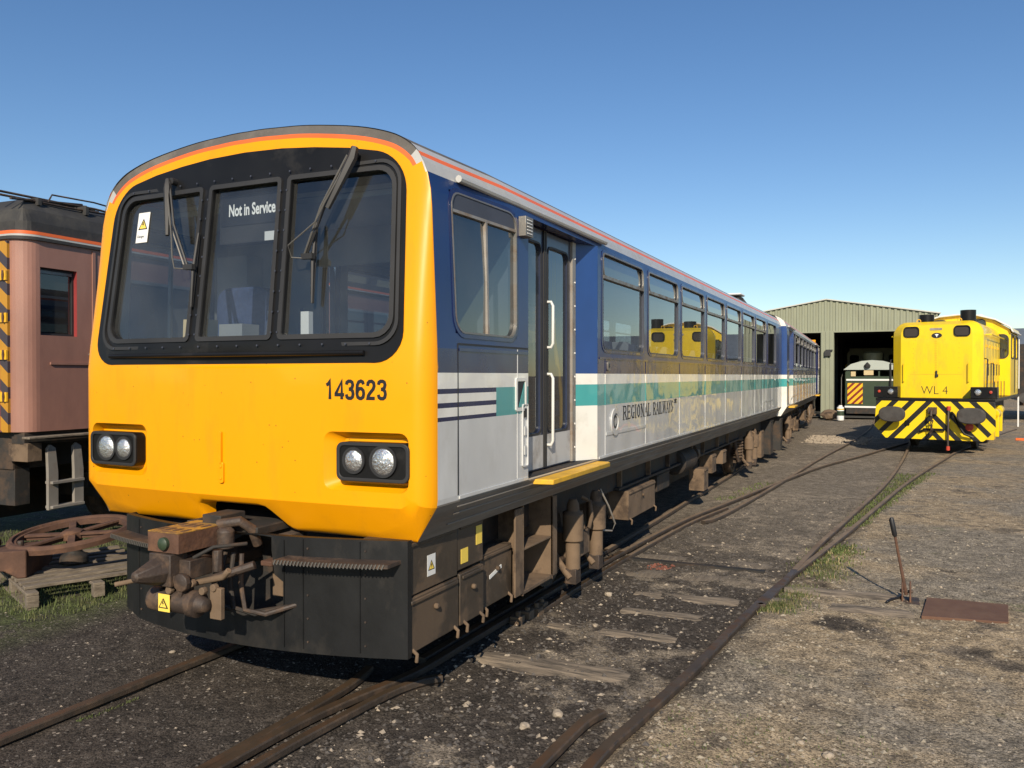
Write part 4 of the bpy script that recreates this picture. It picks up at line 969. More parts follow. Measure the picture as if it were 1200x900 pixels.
# ------------------------------------------------------------------ yellow shunting locomotive
loco = empty('shunting_locomotive', (4.51, 18.74, -.12), R(-11), 'bright yellow shunting locomotive with wasp striped front plate and black buffers', 'locomotive')
def loco_build(root):
    fm = lambda u, v, d: (u, -d, v)
    HY0, HY1 = .35, 4.3; T = 3.26
    # bonnet: plan outline with slanted front corners, top corners rounded
    mb = MB()
    def prof(hw, zt, r): # half outline in x,z from base right to base left
        pts = [(hw, 1.34)]
        for i in range(7): a = R(90*i/6); pts.append((hw-r+r*math.cos(a), zt-r+r*math.sin(a)))
        return pts+[(-x, z) for x, z in pts[::-1]]
    rings = [(HY0, prof(.86, T-.10, .24)), (HY0+.015, prof(.88, T-.09, .24)), (HY0+.20, prof(1.09, T-.02, .33)), (HY0+.25, prof(1.10, T, .34)), (HY1, prof(1.10, T, .34))]
    for (ya, A), (yb, B) in zip(rings, rings[1:]):
        n = len(A)
        for i in range(n-1): mb.add([(A[i][0], ya, A[i][1]), (A[i+1][0], ya, A[i+1][1]), (B[i+1][0], yb, B[i+1][1]), (B[i][0], yb, B[i][1])], [(0, 1, 2, 3)], 'locoyel')
    A = rings[0][1]; mb.add([(x, HY0, z) for x, z in A], [tuple(range(len(A)))], 'locoyel')
    # service door joints and rivets on the nose
    F = lambda u, v, d: (u, HY0-d, v)
    mb.box(-.62, .62, HY0-.004, HY0+.01, 1.925, 1.937, 'stepyel'); mb.box(-.003, .003, HY0-.004, HY0+.01, 1.93, 2.78, 'stepyel')
    for k in range(14):
        z = 1.98+k*.06
        for x in (-.55, -.02, .02, .55):
            if k % 2 == 0 or abs(x) < .1: mb.lathe([(.010, 0), (.010, -.006)], 'stepyel', F(x, z, 0), 'y', 6)
    for k in range(8): mb.lathe([(.010, 0), (.010, -.006)], 'stepyel', F(-.5+k*.143, 2.80, 0), 'y', 6)
    body = mb.build('bonnet', root, smooth=28)
    for s in (-1, 1):
        g = MB(); cx = -.60 if s < 0 else .62
        g.ring(rrect(cx, 3.0, .39, .27, .09), rrect(cx, 3.0, .34, .22, .07), 0, .03, 'black', F); g.prism(rrect(cx, 3.0, .34, .22, .07), .001, .006, 'grille', F); g.build('nose_window', root)
        # side doors of the bonnet with hinges and handrail
        d = MB()
        for k in range(5):
            y = .9+k*.66; d.box(*sorted((s*1.101, s*1.112)), y, y+.6, 1.45, 2.78, 'locoyel')
            for z in (1.7, 2.2, 2.6): d.box(*sorted((s*1.112, s*1.14)), y+.02, y+.10, z, z+.07, 'stepyel')
            d.box(*sorted((s*1.112, s*1.13)), y+.42, y+.46, 1.9, 2.2, 'rubber')
        d.build('side_door', root, bevel=.004)
        h = MB(); h.tube([(s*1.10, 1.0, 2.92), (s*1.22, 1.0, 2.92), (s*1.22, 4.2, 2.92)], .018, 'locoyel', 6); h.tube([(s*1.16, .62, 1.36), (s*1.18, .62, 2.3), (s*1.10, .70, 2.32)], .018, 'rubber', 6)
        h.tube([(s*1.24, .8, 1.36), (s*1.24, .8, 2.2), (s*1.24, 1.3, 2.2), (s*1.24, 1.3, 1.36)], .015, 'rubber', 6); h.build('handrail', root)
        # lamp boxes
        b = MB(); cx = s*1.165; b.box(cx-.30, cx+.30, -.02, .33, 1.345, 1.62, 'black'); bo = b.build('lamp_box', root, bevel=.01)
        l = MB(); l.lathe([(.075, 0), (.075, -.03), (.06, -.032)], 'chrome', (cx-s*.13, -.02, 1.49), 'y', 20); l.lathe([(.06, -.028), (.05, -.04), (.01, -.046)], 'lens', (cx-s*.13, -.02, 1.49), 'y', 20); l.build('headlight', bo)
        l = MB(); l.lathe([(.035, 0), (.035, -.03), (.01, -.036)], 'red', (cx+s*.16, -.02, 1.50), 'y', 14); l.build('tail_lamp', bo)
        # buffer
        b = MB(); bx = s*.93; b.lathe([(.17, .0), (.16, -.2), (.10, -.21), (.10, -.38)], 'darkrust', (bx, 0, .94), 'y', 20)
        P = [(bx+.33*math.copysign(abs(math.cos(a))**.75, math.cos(a)), .94+.195*math.copysign(abs(math.sin(a))**.85, math.sin(a))) for a in [2*math.pi*i/36 for i in range(36)]]
        b.prism(P, .38, .42, 'bufhead', fm); b.prism([(bx+(u-bx)*.93, .94+(v-.94)*.93) for u, v in P], .42, .435, 'bufhead', fm); b.build('buffer', root, bevel=.008)
        # tanks and steps on the frame side
        t = MB(); t.box(*sorted((s*1.0, s*1.30)), .9, 1.3, .30, 1.0, 'locoyel'); t.lathe([(.15, 0), (.15, .6)], 'locoyel', (s*1.22, 1.5, .92), 'y', 16); t.box(*sorted((s*1.05, s*1.36)), 1.5, 1.62, .35, .9, 'locoyel'); t.box(*sorted((s*1.05, s*1.36)), 2.3, 2.45, .45, 1.0, 'locoyel'); t.lathe([(.12, 0), (.12, .5)], 'locoyel', (s*1.25, 2.3, 1.0), 'y', 16)
        t.build('side_tank', root, bevel=.01)
        for wy in (1.9, 4.3):
            w = MB(); w.lathe([(.1, .06), (.4, .03), (.48, .06), (.5, .05), (.5, -.07), (.54, -.08), (.1, -.1)], 'chassis', (s*.76, wy, .5), 'x', 28); w.build('wheel', root)
        pv = MB(); pv.box(*sorted((s*1.39, s*1.43)), 6.55, 6.60, .35, 1.26, 'stickw'); pv.box(*sorted((s*1.40, s*1.425)), 6.72, 6.745, 1.5, 3.0, 'stickw'); pv.build('grab_post', root)
    # plated buffer beam
    b = MB(); O = [(-1.40, 1.26), (-1.44, .62), (-1.18, .34), (-1.16, .32), (1.16, .32), (1.20, .35), (1.44, .60), (1.42, 1.26)][::-1]
    b.prism(O, .0, .05, 'wasp', fm); b.build('front_plate', root, bevel=.006)
    b = MB(); b.box(-1.42, 1.42, -.02, 6.9, 1.262, 1.335, 'black'); b.build('footplate', root, bevel=.006)
    f = MB(); f.box(-1.0, 1.0, .05, 6.6, .45, 1.26, 'chassis'); f.build('frame', root, smooth=0)
    # coupling hook, chain, hoses
    h = MB(); h.box(-.10, .10, -.16, -.055, .95, 1.12, 'darkrust'); h.tube([(0, -.2, 1.05), (0, -.3, 1.02), (0, -.32, .92), (0, -.26, .88)], .03, 'darkrust', 8)
    for k in range(4): h.tube([(.04*math.cos(a)*(1 if k % 2 else .4), -.26+.04*math.sin(a)*(.4 if k % 2 else 1), .84-.1*k+.07*math.cos(a+.5)) for a in [2*math.pi*i/12 for i in range(12)]], .014, 'darkrust', 6, closed=True)
    h.box(-.22, .28, -.12, -.055, .54, .60, 'black'); h.tube([(-.2, -.1, .56), (-.32, -.1, .50)], .03, 'black', 6); h.build('coupling_hook', root)
    h = MB(); h.tube([(.38, -.09, 1.08), (.38, -.14, 1.0), (.37, -.14, .3), (.37, -.12, .1)], .025, 'darkrust', 8); h.lathe([(.05, 0), (.05, .1)], 'red', (.38, -.09, 1.05), 'z', 10); h.lathe([(.045, 0), (.045, .1)], 'red', (.37, -.12, .08), 'z', 10); h.build('brake_pipe', root)
    h = MB(); h.lathe([(.09, 0), (.09, -.12), (.05, -.14)], 'red', (.86, -.055, .66), 'y', 16); h.build('hose_cap', root)
    h = MB(); h.tube([(.45, -.1, 1.0), (.52, -.2, .95), (.62, -.22, .7), (.75, -.2, .5), (.95, -.15, .42)], .03, 'black', 8); h.build('air_hose', root)
    h = MB(); h.box(-.66, -.56, -.09, -.055, .66, .78, 'black'); h.build('bracket', root)
    e = MB(); E_ = lambda rx, rz: [(.02+rx*math.cos(2*math.pi*i/24), 2.90+rz*math.sin(2*math.pi*i/24)) for i in range(24)]
    e.prism(E_(.125, .065), .001, .012, 'ink', F); e.prism([(.02-.05, 2.92), (.02, 2.885), (.02+.05, 2.92), (.02, 2.94)], .012, .014, 'inkwhite', F); e.box(.01, .03, HY0-.014, HY0-.012, 2.86, 2.89, 'inkwhite'); e.build('oval_emblem', root)
    e = MB(); e.prism(rrect(.0, 3.06, .30, .055, .02), .001, .01, 'aluminium', F); e.build('nameplate', root)
    e = MB(); e.tube([F(.02, 2.02, .03), F(.02, 1.86, .03)], .022, 'ink', 8); e.box(-.005, .06, HY0-.04, HY0, 1.87, 1.93, 'ink'); e.build('door_handle', root)
    text_part('loco_number', 'WL 4', .30, 'ink', root, lambda u, v, d: F(-.36+u, 1.43+v, .002+d), sx=.95, bold=-.004)
    for s in (-1, 1):
        h = MB(); h.tube([(s*.78, HY0, 2.2), (s*.78, HY0-.07, 2.2), (s*.78, HY0-.07, 1.75), (s*.78, HY0, 1.75)], .013, 'locoyel', 6); h.build('grab_iron', root)
        h = MB(); h.tube([(s*.5+.05*math.cos(a), .8, T+.03+.05*math.sin(a)) for a in [2*math.pi*i/12 for i in range(12)]], .012, 'stepyel', 6, closed=True); h.build('lifting_eye', root)
        for k in range(4):
            h = MB(); h.tube([(s*1.3, 1.0+k*.8, 1.34), (s*1.3, 1.0+k*.8, 1.75)], .012, 'rubber', 6); h.build('stanchion', root)
    for cx, cy, hh in ((-.33, .95, .22), (.68, .95, .30)):
        s = MB(); s.lathe([(.19, 0), (.19, hh), (.16, hh), (.15, hh-.1)], 'black', (cx, cy, T-.02), 'z', 24); s.build('exhaust_stack', root)
    # cab
    c = MB(); Y0, Y1 = 4.3, 6.7; hw = 1.38
    arch = [(hw, 1.34), (hw, 3.10), (hw-.05, 3.22), (.95, 3.45), (.5, 3.58), (0, 3.62)]; arch = arch+[(-x, z) for x, z in arch[-2::-1]]
    hl = [rrect(s*1.08, 2.72, .44, .62, .12) for s in (1, -1)]
    ov = [rrect(s*.52, 3.36, .36, .24, .10) for s in (1, -1)]
    c.sheet(arch, hl+ov, lambda u, v, d: (u, Y0+d, v), 'locoyel', 0, hwalls=.06)
    c.sheet(arch, [], lambda u, v, d: (u, Y1+d, v), 'locoyel', 0)
    for s in (1, -1):
        P = [(Y0, 1.34), (Y1, 1.34), (Y1, 3.10), (Y0, 3.10)]
        c.sheet(P, [rrect(Y0+.6, 2.72, .8, .62, .1), rrect(Y1-.55, 2.72, .7, .62, .1)], lambda u, v, d, s=s: (s*(hw-d), u, v), 'locoyel', 0, hwalls=.05)
        c.box(*sorted((s*(hw+.001), s*(hw+.02))), Y0+1.15, Y0+1.2, 1.4, 3.0, 'rubber')
    c.build('cab', root, smooth=25)
    rf = MB(); n = len(arch)-2
    A = [(x*1.04, z+.03) for x, z in arch[1:-1]]; B = [(x*1.04, z) for x, z in arch[1:-1]]
    for ya, yb in ((Y0-.10, Y1+.1),):
        P = A+B[::-1]; rf.prism(P, ya, yb, 'roofyel', lambda u, v, h: (u, h, v))
    rf.tube([(x, Y0-.11, z) for x, z in A], .022, 'stickw', 6); rf.tube([(A[0][0]+.01, Y0-.1, A[0][1]), (A[0][0]+.01, Y1+.1, A[0][1])], .02, 'stickw', 6); rf.lathe([(.12, 0), (.12, .05), (.05, .09)], 'stickw', (.5, 5.0, 3.6), 'z', 12)
    rf.build('cab_roof', root, smooth=30)
    for P in hl+ov:
        w = MB(); w.ring(offset_poly(P, -.035), P, -.012, .02, 'rubber', lambda u, v, d: (u, Y0-d, v)); wo = w.build('cab_window', root)
        g = MB(); g.add([(u, Y0+.03, v) for u, v in P], [tuple(range(len(P)))], 'glass'); g.build('pane', wo, smooth=0)
    for s in (1, -1):
        for cy, ww in ((Y0+.6, .8), (Y1-.55, .7)):
            P = rrect(cy, 2.72, ww, .62, .1)
            w = MB(); w.ring(offset_poly(P, -.035), P, -.012, .02, 'rubber', lambda u, v, d, s=s: (s*(hw+d), u, v)); wo = w.build('cab_window', root)
            g = MB(); g.add([(s*(hw-.03), u, v) for u, v in P], [tuple(range(len(P)))], 'glass'); g.build('pane', wo, smooth=0)
    i_ = MB(); i_.box(-1.3, 1.3, Y0+.1, Y1-.1, 1.36, 1.42, 'intdark'); i_.box(-.8, .6, Y0+.08, Y0+.5, 1.42, 2.4, 'cabgrey'); i_.box(.7, 1.1, Y0+.9, Y0+1.4, 1.9, 2.7, 'seat'); i_.build('cab_interior', root)
M['bufhead'] = mat('worn_buffer_steel', (.075, .07, .065), .55, metal=.4, var=.25, vscale=5, dirt=(.05, .04, .035), dscale=6, damt=.7)
M['roofyel'] = mat('cream_roof_edge', (.70, .62, .35), .5, var=.08)
loco_build(loco); loco.scale = (.93, 1, 1)

# ------------------------------------------------------------------ engine shed
shed = empty('engine_shed', (0, 35, -.1), 0, 'green corrugated engine shed with a gable and open dark doorways', 'shed')
def shed_build(root):
    ridge = .92; RZ = 5.27; sl = .168; XL, XR = -3.5, 5.34
    top = lambda x: RZ-sl*abs(x-ridge)
    zl = 3.85
    g = MB()
    def corr(x0, x1, zf0, zf1, y0=0):
        x = x0; p = .235; prv = None
        while x < x1-.001:
            w = min(p, x1-x)
            seq = [(x, 0), (x+w*.42, 0), (x+w*.5, -.05), (x+w*.92, -.05), (x+w, 0)]
            for (a, da), (b, db) in zip(seq, seq[1:]):
                g.add([(a, y0+da, zf0(a)), (b, y0+db, zf0(b)), (b, y0+db, zf1(b)), (a, y0+da, zf1(a))], [(0, 1, 2, 3)], 'green')
            x += p
    c = lambda v: (lambda x: v)
    corr(XL, XR, c(zl), top)
    corr(-3.5, -2.9, c(0), c(zl)); corr(4.75, XR, c(0), c(zl))
    g.build('gable_cladding', root, smooth=0, recalc=False)
    p = MB(); p.box(.70, 1.24, -.06, .5, 0, zl, 'green'); 
    for x in (.72, .90, 1.08): p.box(x, x+.09, -.09, -.061, 0, zl-.01, 'green')
    p.build('door_pillar', root, smooth=0)
    p = MB(); p.box(.86, 1.12, -.22, -.095, 2.75, 2.98, 'rubber'); p.box(.92, 1.2, -.2, -.1, 2.98, 3.03, 'rubber'); p.build('floodlight', root)
    t = MB()
    for a, b in ((XL-.1, ridge), (ridge, XR+.1)): t.bar((a, -.07, top(a)+.01), (b, -.07, top(b)+.01), .05, .09, 'paleedge', up=(0, 1, 0))
    t.box(-2.9, .7, -.08, .02, zl-.06, zl, 'green'); t.box(1.24, 4.75, -.08, .02, zl-.06, zl, 'green')
    t.build('roof_trim', root, smooth=0)
    r = MB()
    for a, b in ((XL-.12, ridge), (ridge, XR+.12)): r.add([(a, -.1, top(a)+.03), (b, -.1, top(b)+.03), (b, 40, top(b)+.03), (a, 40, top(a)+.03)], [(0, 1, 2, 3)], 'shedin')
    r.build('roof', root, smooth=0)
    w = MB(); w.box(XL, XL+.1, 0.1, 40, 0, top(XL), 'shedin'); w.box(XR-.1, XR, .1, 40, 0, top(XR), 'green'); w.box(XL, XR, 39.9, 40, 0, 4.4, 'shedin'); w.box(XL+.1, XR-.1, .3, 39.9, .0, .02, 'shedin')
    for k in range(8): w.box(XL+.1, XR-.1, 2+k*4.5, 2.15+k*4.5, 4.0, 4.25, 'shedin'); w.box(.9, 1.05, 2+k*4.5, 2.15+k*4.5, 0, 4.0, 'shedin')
    w.build('walls', root, smooth=0)
M['paleedge'] = mat('pale_verge_trim', (.5, .5, .45), .5, var=.05)
shed_build(shed)

# small shunter in the doorway
sh = empty('shunting_locomotive', (2.78, 36.6, -.12), R(-4), 'small dark green shunter with pale roof and striped panel inside the shed doorway', 'locomotive')
a = MB(); arch = [(1.15, .35), (1.15, 2.05), (1.0, 2.2)]; arch += [(-x, z) for x, z in arch[::-1]]
a.sheet(arch, [rrect(-.62, 2.0, .62, .28, .04), rrect(.0, 2.02, .5, .3, .04), rrect(.62, 2.0, .62, .28, .04)], lambda u, v, d: (u, d, v), 'darkgreen', 0, hwalls=.08)
for s in (-1, 1): a.box(*sorted((s*1.149, s*1.12)), 0, 3.5, .35, 2.05, 'darkgreen')
a.box(-1.12, 1.12, 3.4, 3.5, .35, 2.2, 'darkgreen'); a.box(-1.1, 1.1, .1, 3.4, .35, 1.5, 'intdark'); a.build('body', sh, smooth=0)
a = MB(); A = [(1.22, 2.16), (.9, 2.42), (.45, 2.56), (0, 2.6), (-.45, 2.56), (-.9, 2.42), (-1.22, 2.16)]; a.prism(A, -.1, 3.7, 'paleblue', lambda u, v, h: (u, h, v)); a.build('roof', sh)
a = MB(); a.box(-1.05, -.40, -.03, -.002, .60, 1.55, 'wasp2'); a.build('striped_panel', sh, smooth=0)
a = MB(); a.box(-1.16, 1.16, -.05, -.002, .42, .50, 'stickw'); a.build('lower_band', sh, smooth=0); a = MB(); a.box(-1.1, 1.1, -.035, -.003, 1.66, 1.74, 'stickw'); a.build('upper_band', sh, smooth=0); a = MB(); a.box(-.9, -.7, -.06, -.004, 1.86, 2.08, 'cream'); a.build('cab_notice', sh, smooth=0); a = MB(); a.box(-.35, .05, -.06, -.004, 1.92, 2.14, 'cream'); a.build('cab_notice', sh, smooth=0)
a = MB(); a.lathe([(.42, 0), (.42, .35), (.3, .42)], 'olivegrey', (-.05, .8, 2.58), 'z', 20); a.lathe([(.12, -.1), (.14, 0), (.02, .14)], 'rubber', (-.2, -.14, 2.36), 'z', 10); a.build('chimney', sh)
for s in (-1, 1):
    a = MB(); a.tube([(s*1.3, -.1, .3), (s*1.3, -.1, 1.8), (s*1.3, .4, 2.0), (s*1.3, 1.4, 2.0)], .016, 'frame', 6); a.build('handrail', sh)
    a = MB(); a.lathe([(.42, -.05), (.42, .05)], 'chassis', (s*.75, 1.0, .42), 'x', 20); a.build('wheel', sh)
a = MB(); a.box(-1.1, 1.1, -.02, 3.4, .15, .42, 'chassis'); a.build('frame', sh)
# bigger diesel behind it
bd = empty('diesel_locomotive', (2.7, 43.5, -.12), R(-3), 'tall olive locomotive in shade deep inside the shed behind the pale roofed shunter', 'locomotive')
a = MB(); a.sheet([(1.3, .6), (1.3, 3.1), (1.1, 3.35), (-1.1, 3.35), (-1.3, 3.1), (-1.3, .6)], [rrect(-.95, 2.55, .45, .9, .1), rrect(.95, 2.55, .45, .9, .1), rrect(0, 2.9, 1.0, .4, .05)], lambda u, v, d: (u, d, v), 'olivegrey', 0, hwalls=.1)
a.box(-1.29, 1.29, .15, 8, .6, 2.0, 'intdark'); a.box(-1.3, -1.25, .1, 8, .6, 3.1, 'olivegrey'); a.box(1.25, 1.3, .1, 8, .6, 3.1, 'olivegrey'); a.box(-1.2, 1.2, .1, 8, 3.3, 3.36, 'olivegrey'); a.build('body', bd, smooth=0)
a = MB(); a.box(-.55, .55, -.6, 0, .9, 2.5, 'olivegrey'); a.build('nose', bd, bevel=.05)
a = MB()
for x in (-1.35, 1.35): a.tube([(x, -.3, .5), (x, -.3, 2.2), (x, .1, 2.5)], .03, 'stepyel', 6)
a.box(-1.35, 1.35, -.7, -.6, .6, .95, 'stepyel'); a.build('handrail', bd)
for s in (-1, 1):
    a = MB(); a.lathe([(.48, -.06), (.48, .06)], 'chassis', (s*.75, 1.5, .48), 'x', 20); a.build('wheel', bd)

# things by the shed post
s = MB(); s.v = []; 
def rock(name, loc, size, m, seed, squash=.6, label=None, cat=None, group=None):
    bm = bmesh.new(); bmesh.ops.create_icosphere(bm, subdivisions=2, radius=1)
    for v in bm.verts:
        n = noise.noise(v.co*1.3+Vector((seed, seed*.7, 0)))*.5+noise.noise(v.co*3+Vector((seed, 0, seed)))*.15
        v.co *= (1+n); v.co.x *= size[0]; v.co.y *= size[1]; v.co.z *= size[2]
    me = bpy.data.meshes.new(name); bm.to_mesh(me); bm.free(); me.materials.append(M[m])
    o = bpy.data.objects.new(name, me); link(o); o.location = loc; o.rotation_euler = (0, 0, seed)
    return tag(o, label, cat, group)
rock('boulder', (1.15, 34.0, .05), (.36, .3, .24), 'dust', 3.1, label='brown boulder at the foot of the green shed pillar', cat='boulder')
br = empty('barrel', (1.62, 33.2, -.12), 0, 'small green barrel with white bands standing beside the shed pillar', 'barrel')
a = MB(); a.lathe([(.17, 0), (.19, .05), (.19, .25)], 'stickw', (0, 0, 0), 'z', 16); a.lathe([(.192, .25), (.192, .5)], 'darkteal', (0, 0, 0), 'z', 16) if False else a.lathe([(.192, .25), (.192, .5)], 'darkgreen', (0, 0, 0), 'z', 16); a.build('body', br); br.scale = (.75, .75, .8)
a = MB(); a.lathe([(.19, .5), (.19, .68), (.10, .74), (.1, .8)], 'stickw', (0, 0, 0), 'z', 16); a.build('lid', br)
a = MB(); a.lathe([(.193, .56), (.193, .62)], 'stepyel', (0, 0, 0), 'z', 16); a.build('band', br)

# right edge background
wg = empty('goods_wagon', (9.6, 37.0, -.12), R(-8), 'dark grey goods wagon at the far right edge beyond the yellow locomotive', 'wagon')
a = MB(); a.box(-1.2, 1.2, 0, 7, .9, 3.25, 'slatedark') if 'slatedark' in M else a.box(-1.2, 1.2, 0, 7, .9, 3.25, 'chassis')
for k in range(6): a.box(-1.26, -1.2, .1+k*1.3, .22+k*1.3, .95, 3.2, 'chassis')
for k in range(3): a.box(-1.1+k*1.0, -1.0+k*1.0, -.06, 0, .95, 3.2, 'chassis')
a.build('body', wg, bevel=.01)
for y in (1.4, 5.4):
    for s in (-1, 1):
        b = MB(); b.lathe([(.46, -.06), (.46, .06), (.1, .09)], 'chassis', (s*.75, y, .46), 'x', 20); b.build('wheel', wg)
a = MB(); a.box(-1.1, 1.1, .1, 6.9, .6, .9, 'chassis'); a.build('underframe', wg)
for s in (-1, 1):
    b = MB(); b.lathe([(.12, 0), (.1, -.4), (.22, -.42), (.22, -.46)], 'bufhead', (s*.85, 0, .95), 'y', 16); b.build('buffer', wg)
hs = empty('house', (16.5, 78, -.15), R(-5), 'pale stone house with grey roof far behind the dark wagon', 'house')
a = MB(); a.box(-4, 12, 0, 8, 0, 3.6, 'stone'); a.build('wall', hs)
a = MB(); a.prism([(-.3, 3.6), (8.3, 3.6), (4, 6.2)], -4.3, 12.3, 'slate', lambda u, v, h: (h, u, v)); a.build('roof', hs)
for k in range(4):
    a = MB(); a.box(-3+k*4, -1.8+k*4, -.06, -.002, 1.2, 2.5, 'grille'); a.build('window', hs)
bn = empty('barn', (15.5, 66, -.15), R(0), 'blue grey steep gabled building peeking over the dark wagon at the right edge', 'building')
a = MB(); a.prism([(0, 0), (5, 0), (5, 3.2), (2.5, 4.9), (0, 3.2)], 0, 9, 'slate', lambda u, v, h: (u-1.0, h, v)); a.build('wall', bn)
a = MB()
for p, q in (((-.15, 3.1), (2.5, 5.0)), ((2.5, 5.0), (5.15, 3.1))): a.bar((p[0]-1.0, 4.5, p[1]), (q[0]-1.0, 4.5, q[1]), 9.4, .12, 'slate', up=(-(q[1]-p[1]), 0, q[0]-p[0]))
a.build('roof', bn)
a = MB(); a.box(.5, 1.6, -.05, -.002, 1, 2.4, 'grille'); a.build('window', bn)
s = MB(); s.bar((6.9, 24.2, -.10), (8.6, 24.0, -.10), .09, .07, 'orange'); tag(s.build('barrier_board', bevel=.01), 'orange red board lying on the ground right of the yellow locomotive', 'board')

# ------------------------------------------------------------------ pallet, wheel and scrap on the left
pal = empty('pallet', (-3.22, 1.30, -.14), R(-23), 'old wooden pallet on the grass beneath the rusty spoked wheel', 'pallet')
def board(name, par, a, b, w, h, m='wood'):
    x = MB(); x.bar(a, b, w, h, m); return x.build(name, par, bevel=.004)
for i in range(8): board('board', pal, (-.95+i*.24+random.uniform(-.02, .02), -.6, .15), (-.95+i*.24+random.uniform(-.02, .02), .6, .15+random.uniform(-.005, .008)), .12, .025)
for y in (-.56, 0, .56): board('bearer', pal, (-1.0, y, .12), (.95, y, .12), .10, .025)
for x in (-.95, 0, .9):
    for y in (-.56, 0, .56): b = MB(); b.box(x-.06, x+.06, y-.05, y+.05, 0.01, .107, 'wood'); b.build('block', pal, bevel=.005)
for y in (-.56, .56): board('bottom_board', pal, (-1.0, y, 0), (.95, y, 0), .10, .022)
pal.scale = (.70, .9, 1)
wh = empty('spoked_wheel', (-3.36, 1.34, .30), 0, 'large rusty six spoked iron wheel lying flat on the pallet', 'wheel'); wh.rotation_euler = (R(7), R(-2), R(10)); wh.scale = (1.12, 1.12, 1.1)
a = MB(); n = 48; a.lathe([(.40, -.03), (.47, -.03), (.475, .01), (.455, .035), (.43, .035), (.425, .015), (.40, .015)], 'rust', (0, 0, 0), 'z', n)
# open rim: remove the caps made by lathe
a.f = [f for f in a.f if len(f) < 20]; a.m = a.m[:len(a.f)]
b = len(a.v); nn = 48
for i in range(nn): a.f.append([i, (i+1) % nn, 6*nn+(i+1) % nn, 6*nn+i]); a.m.append(0)
a.build('rim', wh)
for k in range(6):
    t = R(60*k+12); c_, s_ = math.cos(t), math.sin(t); x = MB(); x.bar((c_*.05, s_*.05, .0), (c_*.41, s_*.41, 0), .055, .02, 'rust'); x.bar((c_*.05, s_*.05, -.02), (c_*.41, s_*.41, -.02), .018, .04, 'rust'); x.build('spoke', wh, bevel=.003)
a = MB(); a.lathe([(.09, -.04), (.09, .02), (.06, .035), (.035, .035)], 'rust', (0, 0, 0), 'z', 8); a.build('hub', wh, bevel=.003)
a = MB(); a.lathe([(.13, 0), (.12, .06), (.07, .10), (.07, .23)], 'chassis', (0, 0, 0), 'z', 14); o = a.build('iron_block', bevel=.01); o.location = (-3.36, 1.36, .03); o.rotation_euler = (0, 0, R(15)); tag(o, 'dark iron block hidden beneath the rusty wheel on the pallet', 'iron block')
a = MB(); a.prism([(-.35, .10), (.0, .07), (.12, 0), (.20, .0), (.20, .24), (-.1, .24), (-.35, .22)], -.55, .32, 'rust', lambda u, v, h: (h*.8, u*.9, v)); a.box(-.3, -.1, -.3, -.2, .24, .30, 'rust'); a.lathe([(.03, 0), (.03, .05)], 'darkrust', (-.1, .02, .24), 'z', 8)
o = a.build('axle_guard', bevel=.012); o.location = (-3.50, .88, .0); o.rotation_euler = (R(2), R(-4), R(-52)); tag(o, 'rusty cast steel bracket lying at the left end of the pallet', 'scrap casting')
rock('brick', (-2.42, 1.35, .12), (.10, .07, .05), 'redbrick', 2.2, label='broken red brick lying on the pallet beside the black skirt', cat='brick') if 'redbrick' in M else None
M['redbrick'] = mat('red_brick', (.18, .065, .042), .9, var=.2, vscale=10)
a = MB(); a.box(-.11, .11, -.05, .05, 0, .065, 'redbrick'); a.box(-.06, .14, -.04, .05, .066, .125, 'redbrick'); o = a.build('brick_pair', bevel=.006); o.location = (-2.35, 1.30, .03); o.rotation_euler = (0, 0, .5); tag(o, 'broken red brick lying on the pallet end nearest the black skirt', 'brick'); o.name = 'brick'

# ------------------------------------------------------------------ ground
RAILZ = -.12
def path_at(pts, y):
    if y <= pts[0][1]: a, b = pts[0], pts[1]
    elif y >= pts[-1][1]: a, b = pts[-2], pts[-1]
    else:
        for a, b in zip(pts, pts[1:]):
            if a[1] <= y <= b[1]: break
    t = (y-a[1])/(b[1]-a[1]); return a[0]+(b[0]-a[0])*t
P_RTL = [(.60, -1.2), (.62, -.36), (.68, .1), (.80, .67), (.82, 1.4), (.84, 2.2), (.86, 3.24), (.96, 4.97), (1.10, 6.79), (1.30, 8.2), (1.68, 10.8), (2.21, 14.2), (2.90, 17.1), (3.55, 20.), (4.6, 24.5), (6.0, 30)]
P_RTR = [(2.24, -1.5), (2.25, 0), (2.31, .6), (2.42, 1.53), (2.53, 2.81), (2.68, 4.12), (2.88, 5.4), (3.13, 7.1), (3.41, 9.2), (3.74, 11.6), (4.12, 14), (4.70, 17.3), (5.2, 20), (6.2, 24.5), (7.6, 30)]
P_LFT = [(-.66, -3), (-.66, -.8), (-.65, 0), (-.64, .7), (-.70, 2), (-.72, 8), (-.75, 15), (-1.15, 32), (-1.4, 40)]
P_TRR = [(.72, .9), (.74, 3), (.76, 5.1), (.78, 8), (.75, 15), (.35, 32), (.1, 40)]
P_UP = [(1.35, 6.9), (1.50, 7.6), (1.78, 11.2), (2.08, 16.0), (2.6, 22.7), (2.9, 30), (2.95, 44)]
P_SW = [(2.60, 3.2), (2.64, 3.5), (2.84, 5.9), (3.08, 8.1), (3.56, 12.8), (3.98, 19.9), (4.3, 30), (4.4, 44)]

